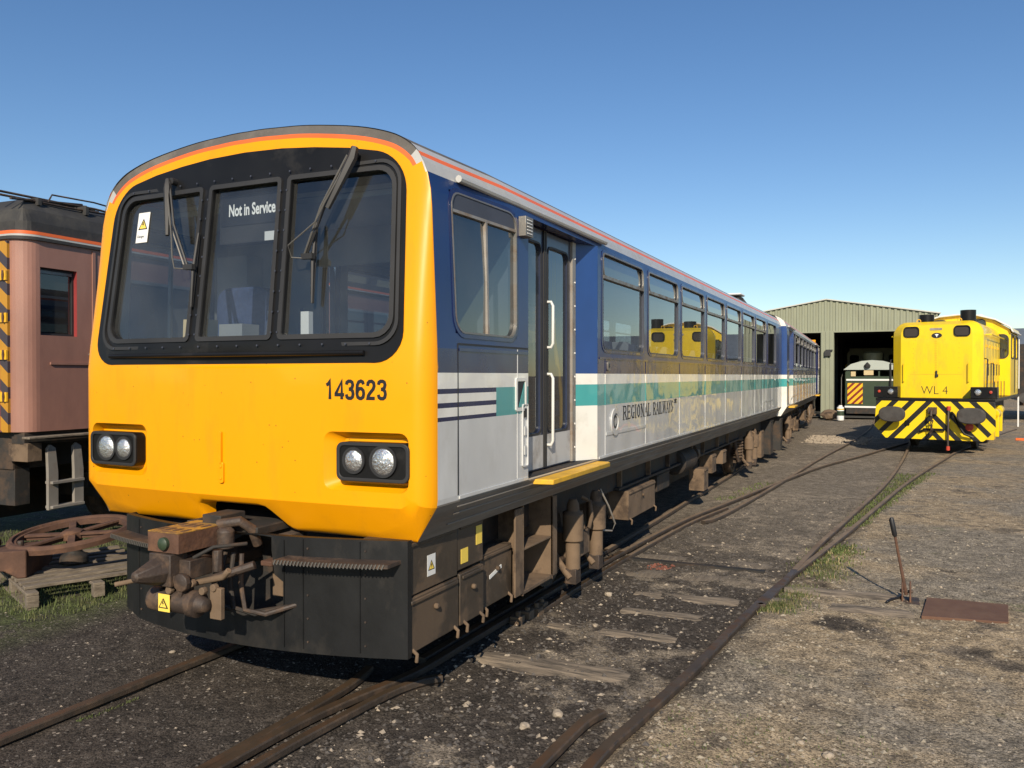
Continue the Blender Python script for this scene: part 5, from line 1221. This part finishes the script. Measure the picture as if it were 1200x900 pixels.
def gz(x, y):
    xr = path_at(P_RTR, y); xl = path_at(P_LFT, y)
    n = noise.noise(Vector((x*1.3, y*1.3, 0)))*.014+noise.noise(Vector((x*5, y*5, 3)))*.012+noise.noise(Vector((x*13, y*13, 7)))*.006
    z = -.172
    d = x-xr
    if d > 0: z += .038*min(1, d/.12)
    z += n
    if x < -1.6: z += .03*min(1, (-1.6-x)/1.0)
    for P in (P_RTL, P_RTR, P_LFT):
        q = path_at(P, y)
        if abs(x-q) < .05: z = min(z, -.17)
    return z
M['ground'] = None
def ground_mat():
    m = bpy.data.materials.new('yard_ground'); m.use_nodes = True; nt = m.node_tree; N = nt.nodes; L = nt.links; b = N['Principled BSDF']
    tc = N.new('ShaderNodeTexCoord'); sp = N.new('ShaderNodeSeparateXYZ'); L.new(tc.outputs['Object'], sp.inputs[0])
    def noi(sc, det=6, rough=.6): n = N.new('ShaderNodeTexNoise'); n.inputs['Scale'].default_value = sc; n.inputs['Detail'].default_value = det; n.inputs['Roughness'].default_value = rough; L.new(tc.outputs['Object'], n.inputs[0]); return n.outputs[0]
    def ma(op, a, c=None, d=None, clamp=False):
        n = N.new('ShaderNodeMath'); n.operation = op; n.use_clamp = clamp
        for i, v in enumerate((a, c, d)):
            if v is None: continue
            if isinstance(v, (int, float)): n.inputs[i].default_value = v
            else: L.new(v, n.inputs[i])
        return n.outputs[0]
    def mix(f, a, c):
        n = N.new('ShaderNodeMix'); n.data_type = 'RGBA'
        for i, v in ((0, f), (6, a), (7, c)):
            if isinstance(v, tuple): n.inputs[i].default_value = (*v, 1)
            elif isinstance(v, (int, float)): n.inputs[i].default_value = v
            else: L.new(v, n.inputs[i])
        return n.outputs[2]
    def rng(v, a, c, d=0., e=1.): n = N.new('ShaderNodeMapRange'); n.interpolation_type = 'SMOOTHSTEP'; L.new(v, n.inputs[0]) if not isinstance(v, float) else None; n.inputs[1].default_value = a; n.inputs[2].default_value = c; n.inputs[3].default_value = d; n.inputs[4].default_value = e; return n.outputs[0]
    X, Y = sp.outputs[0], sp.outputs[1]
    vor = N.new('ShaderNodeTexVoronoi'); vor.inputs['Scale'].default_value = 110; L.new(tc.outputs['Object'], vor.inputs[0]); vcol = N.new('ShaderNodeSeparateColor'); L.new(vor.outputs['Color'], vcol.inputs[0])
    vo2 = N.new('ShaderNodeTexVoronoi'); vo2.inputs['Scale'].default_value = 30; L.new(tc.outputs['Object'], vo2.inputs[0]); vc2 = N.new('ShaderNodeSeparateColor'); L.new(vo2.outputs['Color'], vc2.inputs[0])
    big = noi(.55, 8, .65); med = noi(2.2, 8, .65); fine = noi(22, 6, .7); fin2 = noi(120, 3, .7)
    # fields
    ash = mix(fine, (.026, .022, .019), (.088, .074, .060))
    tan = mix(med, (.18, .137, .086), (.43, .335, .215)); grey = mix(fine, (.115, .098, .075), (.31, .265, .20))
    light = mix(rng(big, .42, .58), grey, tan)
    light = mix(rng(ma('ADD', med, ma('MULTIPLY', ma('SUBTRACT', big, .5), .6)), .56, .70, 0, .7), light, (.085, .073, .060))
    # edge between black ash and light gravel follows the right hand rail: x = 2.25 + 0.125*max(0,y)
    edge = ma('ADD', 2.25, ma('MULTIPLY', ma('MAXIMUM', Y, 0.), .125))
    d = ma('SUBTRACT', X, edge); d = ma('ADD', d, ma('MULTIPLY', ma('SUBTRACT', med, .5), .9))
    right = rng(d, -.12, .22)
    mid = mix(rng(big, .40, .56), ash, mix(fine, (.085, .072, .058), (.18, .155, .12)))
    far = rng(Y, 2.5, 9.0, 0., 1.)
    leftf = mix(far, ash, mix(fine, (.11, .092, .07), (.23, .195, .15)))
    patch = rng(ma('ADD', big, ma('MULTIPLY', ma('SUBTRACT', med, .5), .5)), .50, .60, 0, .8)
    betw = rng(X, .7, 1.3)
    leftf = mix(ma('MULTIPLY', patch, betw), leftf, (.24, .20, .15))
    col = mix(right, leftf, light)
    # oil stains
    oil = rng(noi(1.1, 5, .5), .62, .70, 0, .7); col = mix(ma('MULTIPLY', oil, rng(Y, 16., 5., 0., 1.)), col, (.022, .019, .018))
    # moss
    ms = ma('ADD', noi(1.6, 8, .7), 0.); moss = rng(ms, .60, .70, 0, .55); mfac = ma('MULTIPLY', moss, right); col = mix(mfac, col, (.085, .10, .035))
    # left verge grass tint
    lg = ma('MULTIPLY', rng(X, -1.9, -2.6), rng(med, .40, .55)); col = mix(ma('MULTIPLY', lg, .8), col, (.07, .085, .03))
    # individual grains
    v = ma('MULTIPLY_ADD', vcol.outputs[0], 1.3, .36); col2 = N.new('ShaderNodeVectorMath'); col2.operation = 'SCALE'; L.new(col, col2.inputs[0]); n7 = noi(6.5, 7, .75); v = ma('MULTIPLY', v, rng(n7, .3, .7, .62, 1.38)); L.new(v, col2.inputs['Scale'])
    pale = ma('MULTIPLY', ma('GREATER_THAN', vc2.outputs[1], .93), ma('LESS_THAN', vo2.outputs['Distance'], .32)); col3 = mix(ma('MULTIPLY', pale, .7), col2.outputs[0], (.38, .33, .27))
    L.new(col3, b.inputs['Base Color']); b.inputs['Roughness'].default_value = .93; b.inputs['Specular IOR Level'].default_value = .2
    h = ma('ADD', ma('MULTIPLY', fine, .5), ma('MULTIPLY', vor.outputs['Distance'], -.22)); h = ma('ADD', h, ma('MULTIPLY', fin2, .12)); h = ma('ADD', h, ma('MULTIPLY', vo2.outputs['Distance'], -.35))
    bp = N.new('ShaderNodeBump'); bp.inputs['Distance'].default_value = .016; bp.inputs['Strength'].default_value = .8; L.new(h, bp.inputs['Height']); L.new(bp.outputs[0], b.inputs['Normal'])
    return m
M['ground'] = ground_mat()
def axis(lo, hi, fine0, fine1, step, grow=1.18):
    v = [fine0]; 
    while v[-1] < fine1: v.append(v[-1]+step)
    s_ = step
    while v[-1] < hi: s_ *= grow; v.append(v[-1]+s_)
    s_ = step
    while v[0] > lo: s_ *= grow; v.insert(0, v[0]-s_)
    return v
gx = axis(-900, 900, -3.6, 5.2, .055); gy = axis(-60, 1600, -1.5, 5.5, .055, 1.06)
g = MB(); W_ = len(gx)
g.v = [(x, y, gz(x, y) if abs(x) < 30 and y < 60 else -.16) for y in gy for x in gx]
g.f = [[j*W_+i, j*W_+i+1, (j+1)*W_+i+1, (j+1)*W_+i] for j in range(len(gy)-1) for i in range(W_-1)]; g.m = [0]*len(g.f); g.mats = [M['ground']]
gr = g.build('ground', smooth=180, recalc=False); tag(gr, kind='structure')

# ------------------------------------------------------------------ rails
def rail_mesh(pts, z=RAILZ, w=.068, h=.12, foot=True, taper=None):
    # smooth the path with a Catmull-Rom pass
    P = []
    for i in range(len(pts)-1):
        p0 = Vector(pts[max(i-1, 0)]); p1 = Vector(pts[i]); p2 = Vector(pts[i+1]); p3 = Vector(pts[min(i+2, len(pts)-1)])
        for k in range(6):
            t = k/6; P.append(.5*((2*p1)+(-p0+p2)*t+(2*p0-5*p1+4*p2-p3)*t*t+(-p0+3*p1-3*p2+p3)*t**3))
    P.append(Vector(pts[-1]))
    mb = MB(); prof = [(-.5, -.035, 's'), (-.5, -.008, 's'), (-.38, 0, 't'), (.38, 0, 's'), (.5, -.008, 's'), (.5, -.035, 's'), (.13, -.055, 's'), (.13, -h+.015, 's'), (.95, -h, 's'), (-.95, -h, 's'), (-.13, -h+.015, 's'), (-.13, -.055, 's')]
    n = len(prof); vs = []
    for i, p in enumerate(P):
        d = (P[min(i+1, len(P)-1)]-P[max(i-1, 0)]).normalized(); r = Vector((d.y, -d.x))
        for a, zz, _ in prof: q = p+r*a*w; vs.append((q.x, q.y, z+zz))
    base = 0
    for i in range(len(P)-1):
        for j in range(n):
            k = (j+1) % n; mm = ('railrust' if P[i].y > 4.5 else 'railtop') if prof[j][2] == 't' else 'rail'
            mi = mb.mi(mm); mb.f.append([i*n+j, i*n+k, (i+1)*n+k, (i+1)*n+j]); mb.m.append(mi)
    mb.f.append(list(range(n-1, -1, -1))); mb.m.append(mb.mi('rail')); mb.f.append([(len(P)-1)*n+j for j in range(n)]); mb.m.append(mb.mi('rail'))
    mb.v = vs; return mb
t1 = empty('railway_track', (0, 0, 0), 0, 'rusty track running straight beneath the two railcars', 'railway track', 'railway tracks of the yard')
rail_mesh(P_LFT).build('rail', t1, smooth=30); rail_mesh(P_TRR).build('rail', t1, smooth=30)
rail_mesh([(.555, -1.6), (.56, -.3), (.555, .2), (.53, .45), (.49, .62)], w=.065).build('wing_rail', t1, smooth=30)
t2 = empty('railway_track', (0, 0, 0), 0, 'track with bleached sleepers curving away right towards the yellow locomotive', 'railway track', 'railway tracks of the yard')
rail_mesh(P_RTL).build('rail', t2, smooth=30); rail_mesh(P_RTR).build('rail', t2, smooth=30)
rail_mesh([(.745, -1.7), (.755, -.76), (.79, -.2), (.84, .3), (.91, .55), (1.0, .68)], z=RAILZ+.003, w=.055).build('wing_rail', t2, smooth=30)
rail_mesh([(1.98, -1.5), (2.02, -.5), (2.04, .1), (2.06, .42), (2.105, .58)], z=RAILZ+.012, w=.065).build('check_rail', t2, smooth=30)
cr = rail_mesh([(.98, 2.35), (1.03, 4.0), (1.12, 5.6), (1.22, 6.9), (1.42, 8.2)], z=RAILZ-.012, w=.05).build('check_rail', t2, smooth=30)
t3 = empty('railway_track', (0, 0, 0), 0, 'track leading straight on to the dark doorway of the green shed', 'railway track', 'railway tracks of the yard')
rail_mesh(P_UP, z=RAILZ-.004).build('rail', t3, smooth=30); rail_mesh(P_SW, z=RAILZ+.002).build('rail', t3, smooth=30)
# sleepers
def sleeper(par, x0, y0, x1, y1, w=.24, m='sleeper', z=-.148):
    w *= 1.42; z -= .006; s_ = MB(); n = 16; a = Vector((x0, y0)); b = Vector((x1, y1)); d = (b-a).normalized(); p = Vector((-d.y, d.x)); sd_ = random.uniform(0, 99)
    vs = []; fs = []
    for i in range(n+1):
        t = i/n; c = a+(b-a)*t
        e0 = noise.noise(Vector((t*6, sd_, 0)))*.05; e1 = noise.noise(Vector((t*6, sd_, 5)))*.05
        zz = z+noise.noise(Vector((t*4, sd_, 2)))*.008
        tip = .55 if i in (0, n) else 1
        q0 = c+p*(w/2*tip+e0); q1 = c-p*(w/2*tip+e1)
        vs += [(q0.x, q0.y, zz-.015), (q0.x, q0.y, zz-.09), ((c+p*w*.3*tip).x, (c+p*w*.3*tip).y, zz), ((c-p*w*.3*tip).x, (c-p*w*.3*tip).y, zz), (q1.x, q1.y, zz-.015), (q1.x, q1.y, zz-.09)]
    for i in range(n):
        o = i*6; q = o+6
        for u, v in ((1, 0), (0, 2), (2, 3), (3, 4), (4, 5)): fs.append((o+u, o+v, q+v, q+u))
    fs += [(1, 0, 2, 3, 4, 5), (n*6+5, n*6+4, n*6+3, n*6+2, n*6, n*6+1)]
    s_.add(vs, fs, m); return s_.build('sleeper', par, smooth=50)
sleeper(t2, .98, 1.22, 2.05, 1.28, .22, z=-.160); sleeper(t2, 1.15, 2.07, 2.15, 2.14, .17, z=-.163); sleeper(t2, 1.55, 2.72, 2.35, 2.76, .16, z=-.163)
sleeper(t2, 1.5, 3.26, 2.40, 3.34, .22, z=-.163); sleeper(t2, 1.2, 4.0, 2.55, 4.12, .26, 'wood', -.163); sleeper(t2, 1.1, 4.75, 2.55, 4.82, .24, 'wood', -.165); sleeper(t2, 1.2, 5.6, 2.75, 5.7, .24, 'sleeper', -.167); sleeper(t2, 1.3, 6.6, 2.85, 6.7, .24, 'wood', -.167)
sleeper(t2, 2.72, 3.80, 3.68, 3.90, .17, 'sleeper', -.108); sleeper(t2, 2.60, 3.38, 3.75, 3.45, .18, 'sleeper', -.118)
c = MB()
c.box(.875, .935, 1.95, 2.50, -.18, -.135, 'dust')
for k, (x, y) in enumerate(((.90, 2.02), (.92, 2.16), (.94, 2.30), (.93, 2.43))): c.box(x-.03, x+.06, y-.05, y+.05, -.18, -.115+.01*(k % 2), 'dust'); c.lathe([(.022, 0), (.022, .05)], 'dust', (x+.02, y, -.13), 'z', 6)
c.build('fishplate', t2, bevel=.006)
c = MB(); c.box(1.0, 2.45, 4.48, 4.56, -.17, -.148, 'chassis'); c.build('stretcher_bar', t2)

# ground lever
lv = empty('points_lever', (3.70, 3.86, -.13), 0, 'rusty hand lever for the points standing upright in the gravel', 'lever')
a = MB(); a.tube([(0, 0, .05), (-.055, -.01, .35), (-.095, -.02, .58)], [.016, .012, .011], 'rust', 10); a.build('shaft', lv)
a = MB(); a.tube([(-.088, -.018, .54), (-.092, -.019, .56), (-.116, -.022, .68), (-.118, -.022, .70)], [.014, .021, .022, .014], 'ink', 10); a.build('grip', lv)
a = MB()
for s in (-.03, .03): a.prism([(-.07, 0), (.07, 0), (.04, .12), (.0, .17), (-.04, .12)], s-.007, s+.007, 'rust', lambda u, v, h: (h, u, v))
a.box(-.10, .10, -.12, .12, -.03, .006, 'darkrust'); a.tube([(-.05, 0, .08), (.05, 0, .08)], .014, 'darkrust', 8); a.tube([(-.03, 0, .03), (-.12, -.10, .02), (-.15, -.18, .015)], .012, 'ink', 6); a.build('bracket', lv, bevel=.003)
a = MB(); a.prism([(3.80, 3.34), (4.43, 3.46), (4.48, 4.02), (3.86, 3.98)], -.125, -.108, 'rustplate', lambda u, v, h: (u, v, h)) if 'rustplate' in M else None
M['rustplate'] = mat('brown_rust_plate', (.115, .058, .035), .85, var=.15, vscale=3, dirt=(.17, .10, .065), dscale=5, dlo=.45, dhi=.7, damt=.6, bump=(40, .002))
a = MB(); a.prism([(3.80, 3.36), (4.40, 3.46), (4.46, 4.02), (3.86, 3.98)], -.14, -.112, 'rustplate', lambda u, v, h: (u, v, h)); tag(a.build('steel_plate', bevel=.003), 'flat rusty rectangular steel plate lying on the gravel beside the points lever', 'plate')

# ------------------------------------------------------------------ stones, gravel, grass
def scatter_stones(name, n, region, smin, smax, m, clusters=None, seed=1):
    rnd = random.Random(seed); mb = MB(); mi = mb.mi(m)
    base = [(1, 0, 0), (-1, 0, 0), (0, 1, 0), (0, -1, 0), (0, 0, 1), (0, 0, -1)]; fcs = [(0, 2, 4), (2, 1, 4), (1, 3, 4), (3, 0, 4), (2, 0, 5), (1, 2, 5), (3, 1, 5), (0, 3, 5)]
    for _ in range(n):
        x, y = region(rnd)
        s_ = smin+(smax-smin)*rnd.random()**3; a = rnd.random()*6.28; c_, q_ = math.cos(a), math.sin(a); sx, sy, sz = s_*rnd.uniform(.7, 1.3), s_*rnd.uniform(.6, 1.1), s_*rnd.uniform(.35, .75)
        z = gz(x, y)+sz*.15; b = len(mb.v)
        for v in base:
            u = (v[0]*sx*rnd.uniform(.7, 1.2)+rnd.uniform(-.2, .2)*sx, v[1]*sy*rnd.uniform(.7, 1.2)+rnd.uniform(-.2, .2)*sy, v[2]*sz)
            mb.v.append((x+u[0]*c_-u[1]*q_, y+u[0]*q_+u[1]*c_, z+u[2]))
        for f in fcs: mb.f.append([b+k for k in f]); mb.m.append(mi)
    o = mb.build(name, smooth=0, recalc=False); return tag(o, kind='stuff')
def reg_right(r):
    y = -1.2+14*r.random()**1.7; return (path_at(P_RTR, y)+.06+6.*r.random()**1.2*(1+y*.12), y)
def reg_between(r):
    y = -1.2+11*r.random()**1.6; a, b = path_at(P_RTL, y), path_at(P_RTR, y); return (a+(b-a)*r.random(), y)
def reg_left(r):
    y = -1.3+3.4*r.random(); return (-4.5+5*r.random(), y)
M['ashstone'] = mat('dark_ash_stone', (.085, .075, .066), .95, var=.4, vscale=18)
M['gravelstone'] = mat('mixed_gravel_stone', (.27, .235, .18), .95, var=.45, vscale=14)
tag(scatter_stones('gravel', 15000, reg_right, .004, .022, 'gravelstone', seed=1), 'loose mixed gravel on the light ground right of the tracks', 'gravel')
tag(scatter_stones('gravel', 2600, reg_right, .005, .022, 'pebble', seed=2), 'scattered paler pebbles on the light ground right of the tracks', 'gravel')
tag(scatter_stones('gravel', 8000, reg_between, .004, .024, 'ashstone', seed=3), 'dark ash and clinker between the rails', 'gravel')
tag(scatter_stones('gravel', 1300, reg_between, .006, .024, 'pebble', seed=4), 'scattered pale pebbles between the rails', 'gravel')
tag(scatter_stones('gravel', 160, reg_left, .004, .016, 'pebble', seed=11), 'a few pale pebbles among the cinders in front of the railcar', 'gravel')
tag(scatter_stones('gravel', 2500, reg_right, .006, .024, 'ashstone', seed=12), 'dark stones scattered on the light ground right of the tracks', 'gravel')
tag(scatter_stones('gravel', 8000, reg_left, .003, .014, 'ashstone', seed=5), 'fine black cinders in front of the railcar', 'gravel')
def reg_heap(r): return (1.95+1.0*(r.random()-.5)*1.6+.3*r.random(), 22.6+3.2*(r.random()-.5))
tag(scatter_stones('gravel', 1800, reg_heap, .02, .06, 'pebble', seed=6), 'pale limestone chippings heaped between the far tracks', 'gravel')
def reg_rub(r): return (1.15+.9*(r.random()-.5)*abs(r.random())+1.2*r.random()*.3, 2.6+2.6*r.random())
tag(scatter_stones('gravel', 60, lambda r: (1.45+.25*(r.random()-.5), 4.3+.25*(r.random()-.5)), .012, .035, 'redbrick', seed=8), 'crushed red brick bits beside the rail joint', 'gravel')
SG = 'pale stones lying loose in the yard'
for i, (x, y, s_, m, lab) in enumerate(((1.32, 3.08, .05, 'pebble', 'white stone lying between the rails among the bleached sleepers'), (1.50, 2.20, .035, 'pebble', 'small cream stone beside the second nearest sleeper'),
        (3.30, .58, .04, 'pebble', 'cream stone in the gravel at the bottom edge right of centre'), (3.16, .67, .03, 'pebble', 'small tan stone just left of the cream stone at the bottom edge'), (1.75, .30, .045, 'pebble', 'tan stone between the rails left of the flared check rail'),
        (1.86, .52, .05, 'pebble', 'flat grey stone near the flared end of the check rail'), (-.98, .35, .03, 'pebble', 'pale pebble on the black ash left of the rusty rail'), (-1.75, 1.0, .025, 'pebble', 'small pale pebble on the ash far left of the black skirt'), (1.17, 1.30, .03, 'pebble', 'cream pebble resting on the nearest sleeper'))):
    s_ *= .72; rock('stone', (x, y, gz(x, y)+s_*.35), (s_, s_*.8, s_*.6), m, i*1.7+.4, label=lab, cat='stone', group=SG)

def grass(name, n, region, h0, h1, m, seed, lean=.5):
    rnd = random.Random(seed); mb = MB(); mi = mb.mi(m); 
    for _ in range(n):
        x, y = region(rnd); z = gz(x, y)-.003; h = rnd.uniform(h0, h1); a = rnd.random()*6.28; w = rnd.uniform(.0015, .0035)*(1 if y < 5 else 3); dx, dy = math.cos(a), math.sin(a); l = rnd.uniform(.1, lean)*h; b = len(mb.v)
        mb.v += [(x-dy*w, y+dx*w, z), (x+dy*w, y-dx*w, z), (x+dx*l*.4+dy*w*.7, y+dy*l*.4-dx*w*.7, z+h*.6), (x+dx*l*.4-dy*w*.7, y+dy*l*.4+dx*w*.7, z+h*.6), (x+dx*l, y+dy*l, z+h)]
        mb.f += [[b, b+1, b+2, b+3], [b+3, b+2, b+4]]; mb.m += [mi, mi]
    return tag(mb.build(name, smooth=0, recalc=False), kind='stuff')
def near_tuft(r):
    c = r.choice(((2.85, 3.75, .12), (2.80, 3.35, .14), (3.0, 4.6, .2), (2.95, 5.0, .22), (3.05, 5.7, .18), (2.7, 3.2, .1))); return (c[0]+r.gauss(0, c[2]*.6), c[1]+r.gauss(0, c[2]))
def mid_tuft(r):
    y = r.uniform(7.5, 14); a, b = path_at(P_SW, y), path_at(P_RTR, y); return (a+(b-a)*r.uniform(.0, 1.5)+r.gauss(0, .04), y)
def up_tuft(r): 
    y = r.uniform(9.0, 11.5); return (path_at(P_RTL, y)+r.uniform(-.35, .0)-.02, y)
tag(grass('grass', 3600, near_tuft, .012, .05, 'blade', 1, .9), 'green grass tufts beside the raised right hand rail', 'grass')
tag(grass('grass', 700, near_tuft, .012, .05, 'straw', 2, .9), 'dry straw coloured grass beside the raised right hand rail', 'grass')
tag(grass('grass', 3000, mid_tuft, .015, .05, 'blade', 3, .9), 'green grass growing between the converging rails', 'grass')
tag(grass('grass', 260, up_tuft, .02, .05, 'blade', 4), 'small grass patch between the rails near the railcar', 'grass')
def left_v(r): x = r.uniform(-6.2, -2.4); return (x, r.uniform(.3, 2.6)+(-2.4-x)*.25)
tag(grass('grass', 14000, left_v, .015, .06, 'blade', 5), 'grass verge around the pallet', 'grass')
def left_d(r): x = r.uniform(-5.6, -2.2); return (x, r.uniform(2.6, 3.6)+(-2.4-x)*.3)
tag(grass('grass', 700, left_d, .06, .22, 'straw', 6, 1.1), 'dry weeds in the shade below the maroon coach', 'grass')
def rail_moss(r): y = r.uniform(-.9, .1); return (-.74+.02*r.random()+.1*r.random()**3, y)
tag(grass('grass', 200, lambda r: (-.57+.03*r.random(), r.uniform(-.7, -.3)), .005, .02, 'blade', 7), 'thin moss along the left rail', 'grass')
def br_moss(r): y = r.uniform(-.3, .9); return (2.45+1.2*r.random()**1.3, y)
tag(grass('grass', 900, br_moss, .005, .022, 'blade', 8), 'sparse low grass in the gravel at the bottom edge', 'grass')

# ------------------------------------------------------------------ world, sun, camera
SUN = Vector((.36, -1.02, .64)).normalized()
elev = math.asin(SUN.z); azim = math.atan2(SUN.x, SUN.y)
wd = bpy.data.worlds.new('World'); scn.world = wd; wd.use_nodes = True; N = wd.node_tree.nodes; L = wd.node_tree.links
sky = N.new('ShaderNodeTexSky'); sky.sky_type = 'NISHITA'; sky.sun_disc = False; sky.sun_elevation = elev; sky.sun_rotation = azim; sky.altitude = 50; sky.air_density = 1.0; sky.dust_density = .15; sky.ozone_density = 2.0
hsv = N.new('ShaderNodeHueSaturation'); hsv.inputs['Saturation'].default_value = 1.2; hsv.inputs['Hue'].default_value = .505; L.new(sky.outputs[0], hsv.inputs['Color']); L.new(hsv.outputs[0], N['Background'].inputs[0]); N['Background'].inputs[1].default_value = .106
ld = bpy.data.lights.new('sun', 'SUN'); ld.energy = 5.0; ld.angle = R(.5); ld.color = (1., .875, .70); lo = bpy.data.objects.new('sun', ld); COL.objects.link(lo)
lo.rotation_euler = SUN.to_track_quat('Z', 'Y').to_euler(); lo.location = (5, -10, 12)
cd = bpy.data.cameras.new('camera'); cam = bpy.data.objects.new('camera', cd); COL.objects.link(cam); scn.camera = cam
cd.sensor_width = 36; cd.lens = 28.5; cd.clip_end = 5000; cd.clip_start = .05
cam.location = (3.58, -3.77, 1.78); psi = math.atan(445/950)
cam.rotation_euler = (R(90)-math.atan(10/950), 0, psi)
scn.view_settings.view_transform = 'Standard'; scn.view_settings.look = 'None'; scn.view_settings.exposure = .14; scn.view_settings.gamma = 1
scn.render.engine = 'CYCLES'; scn.cycles.max_bounces = 6; scn.cycles.transparent_max_bounces = 12; scn.cycles.use_denoising = True
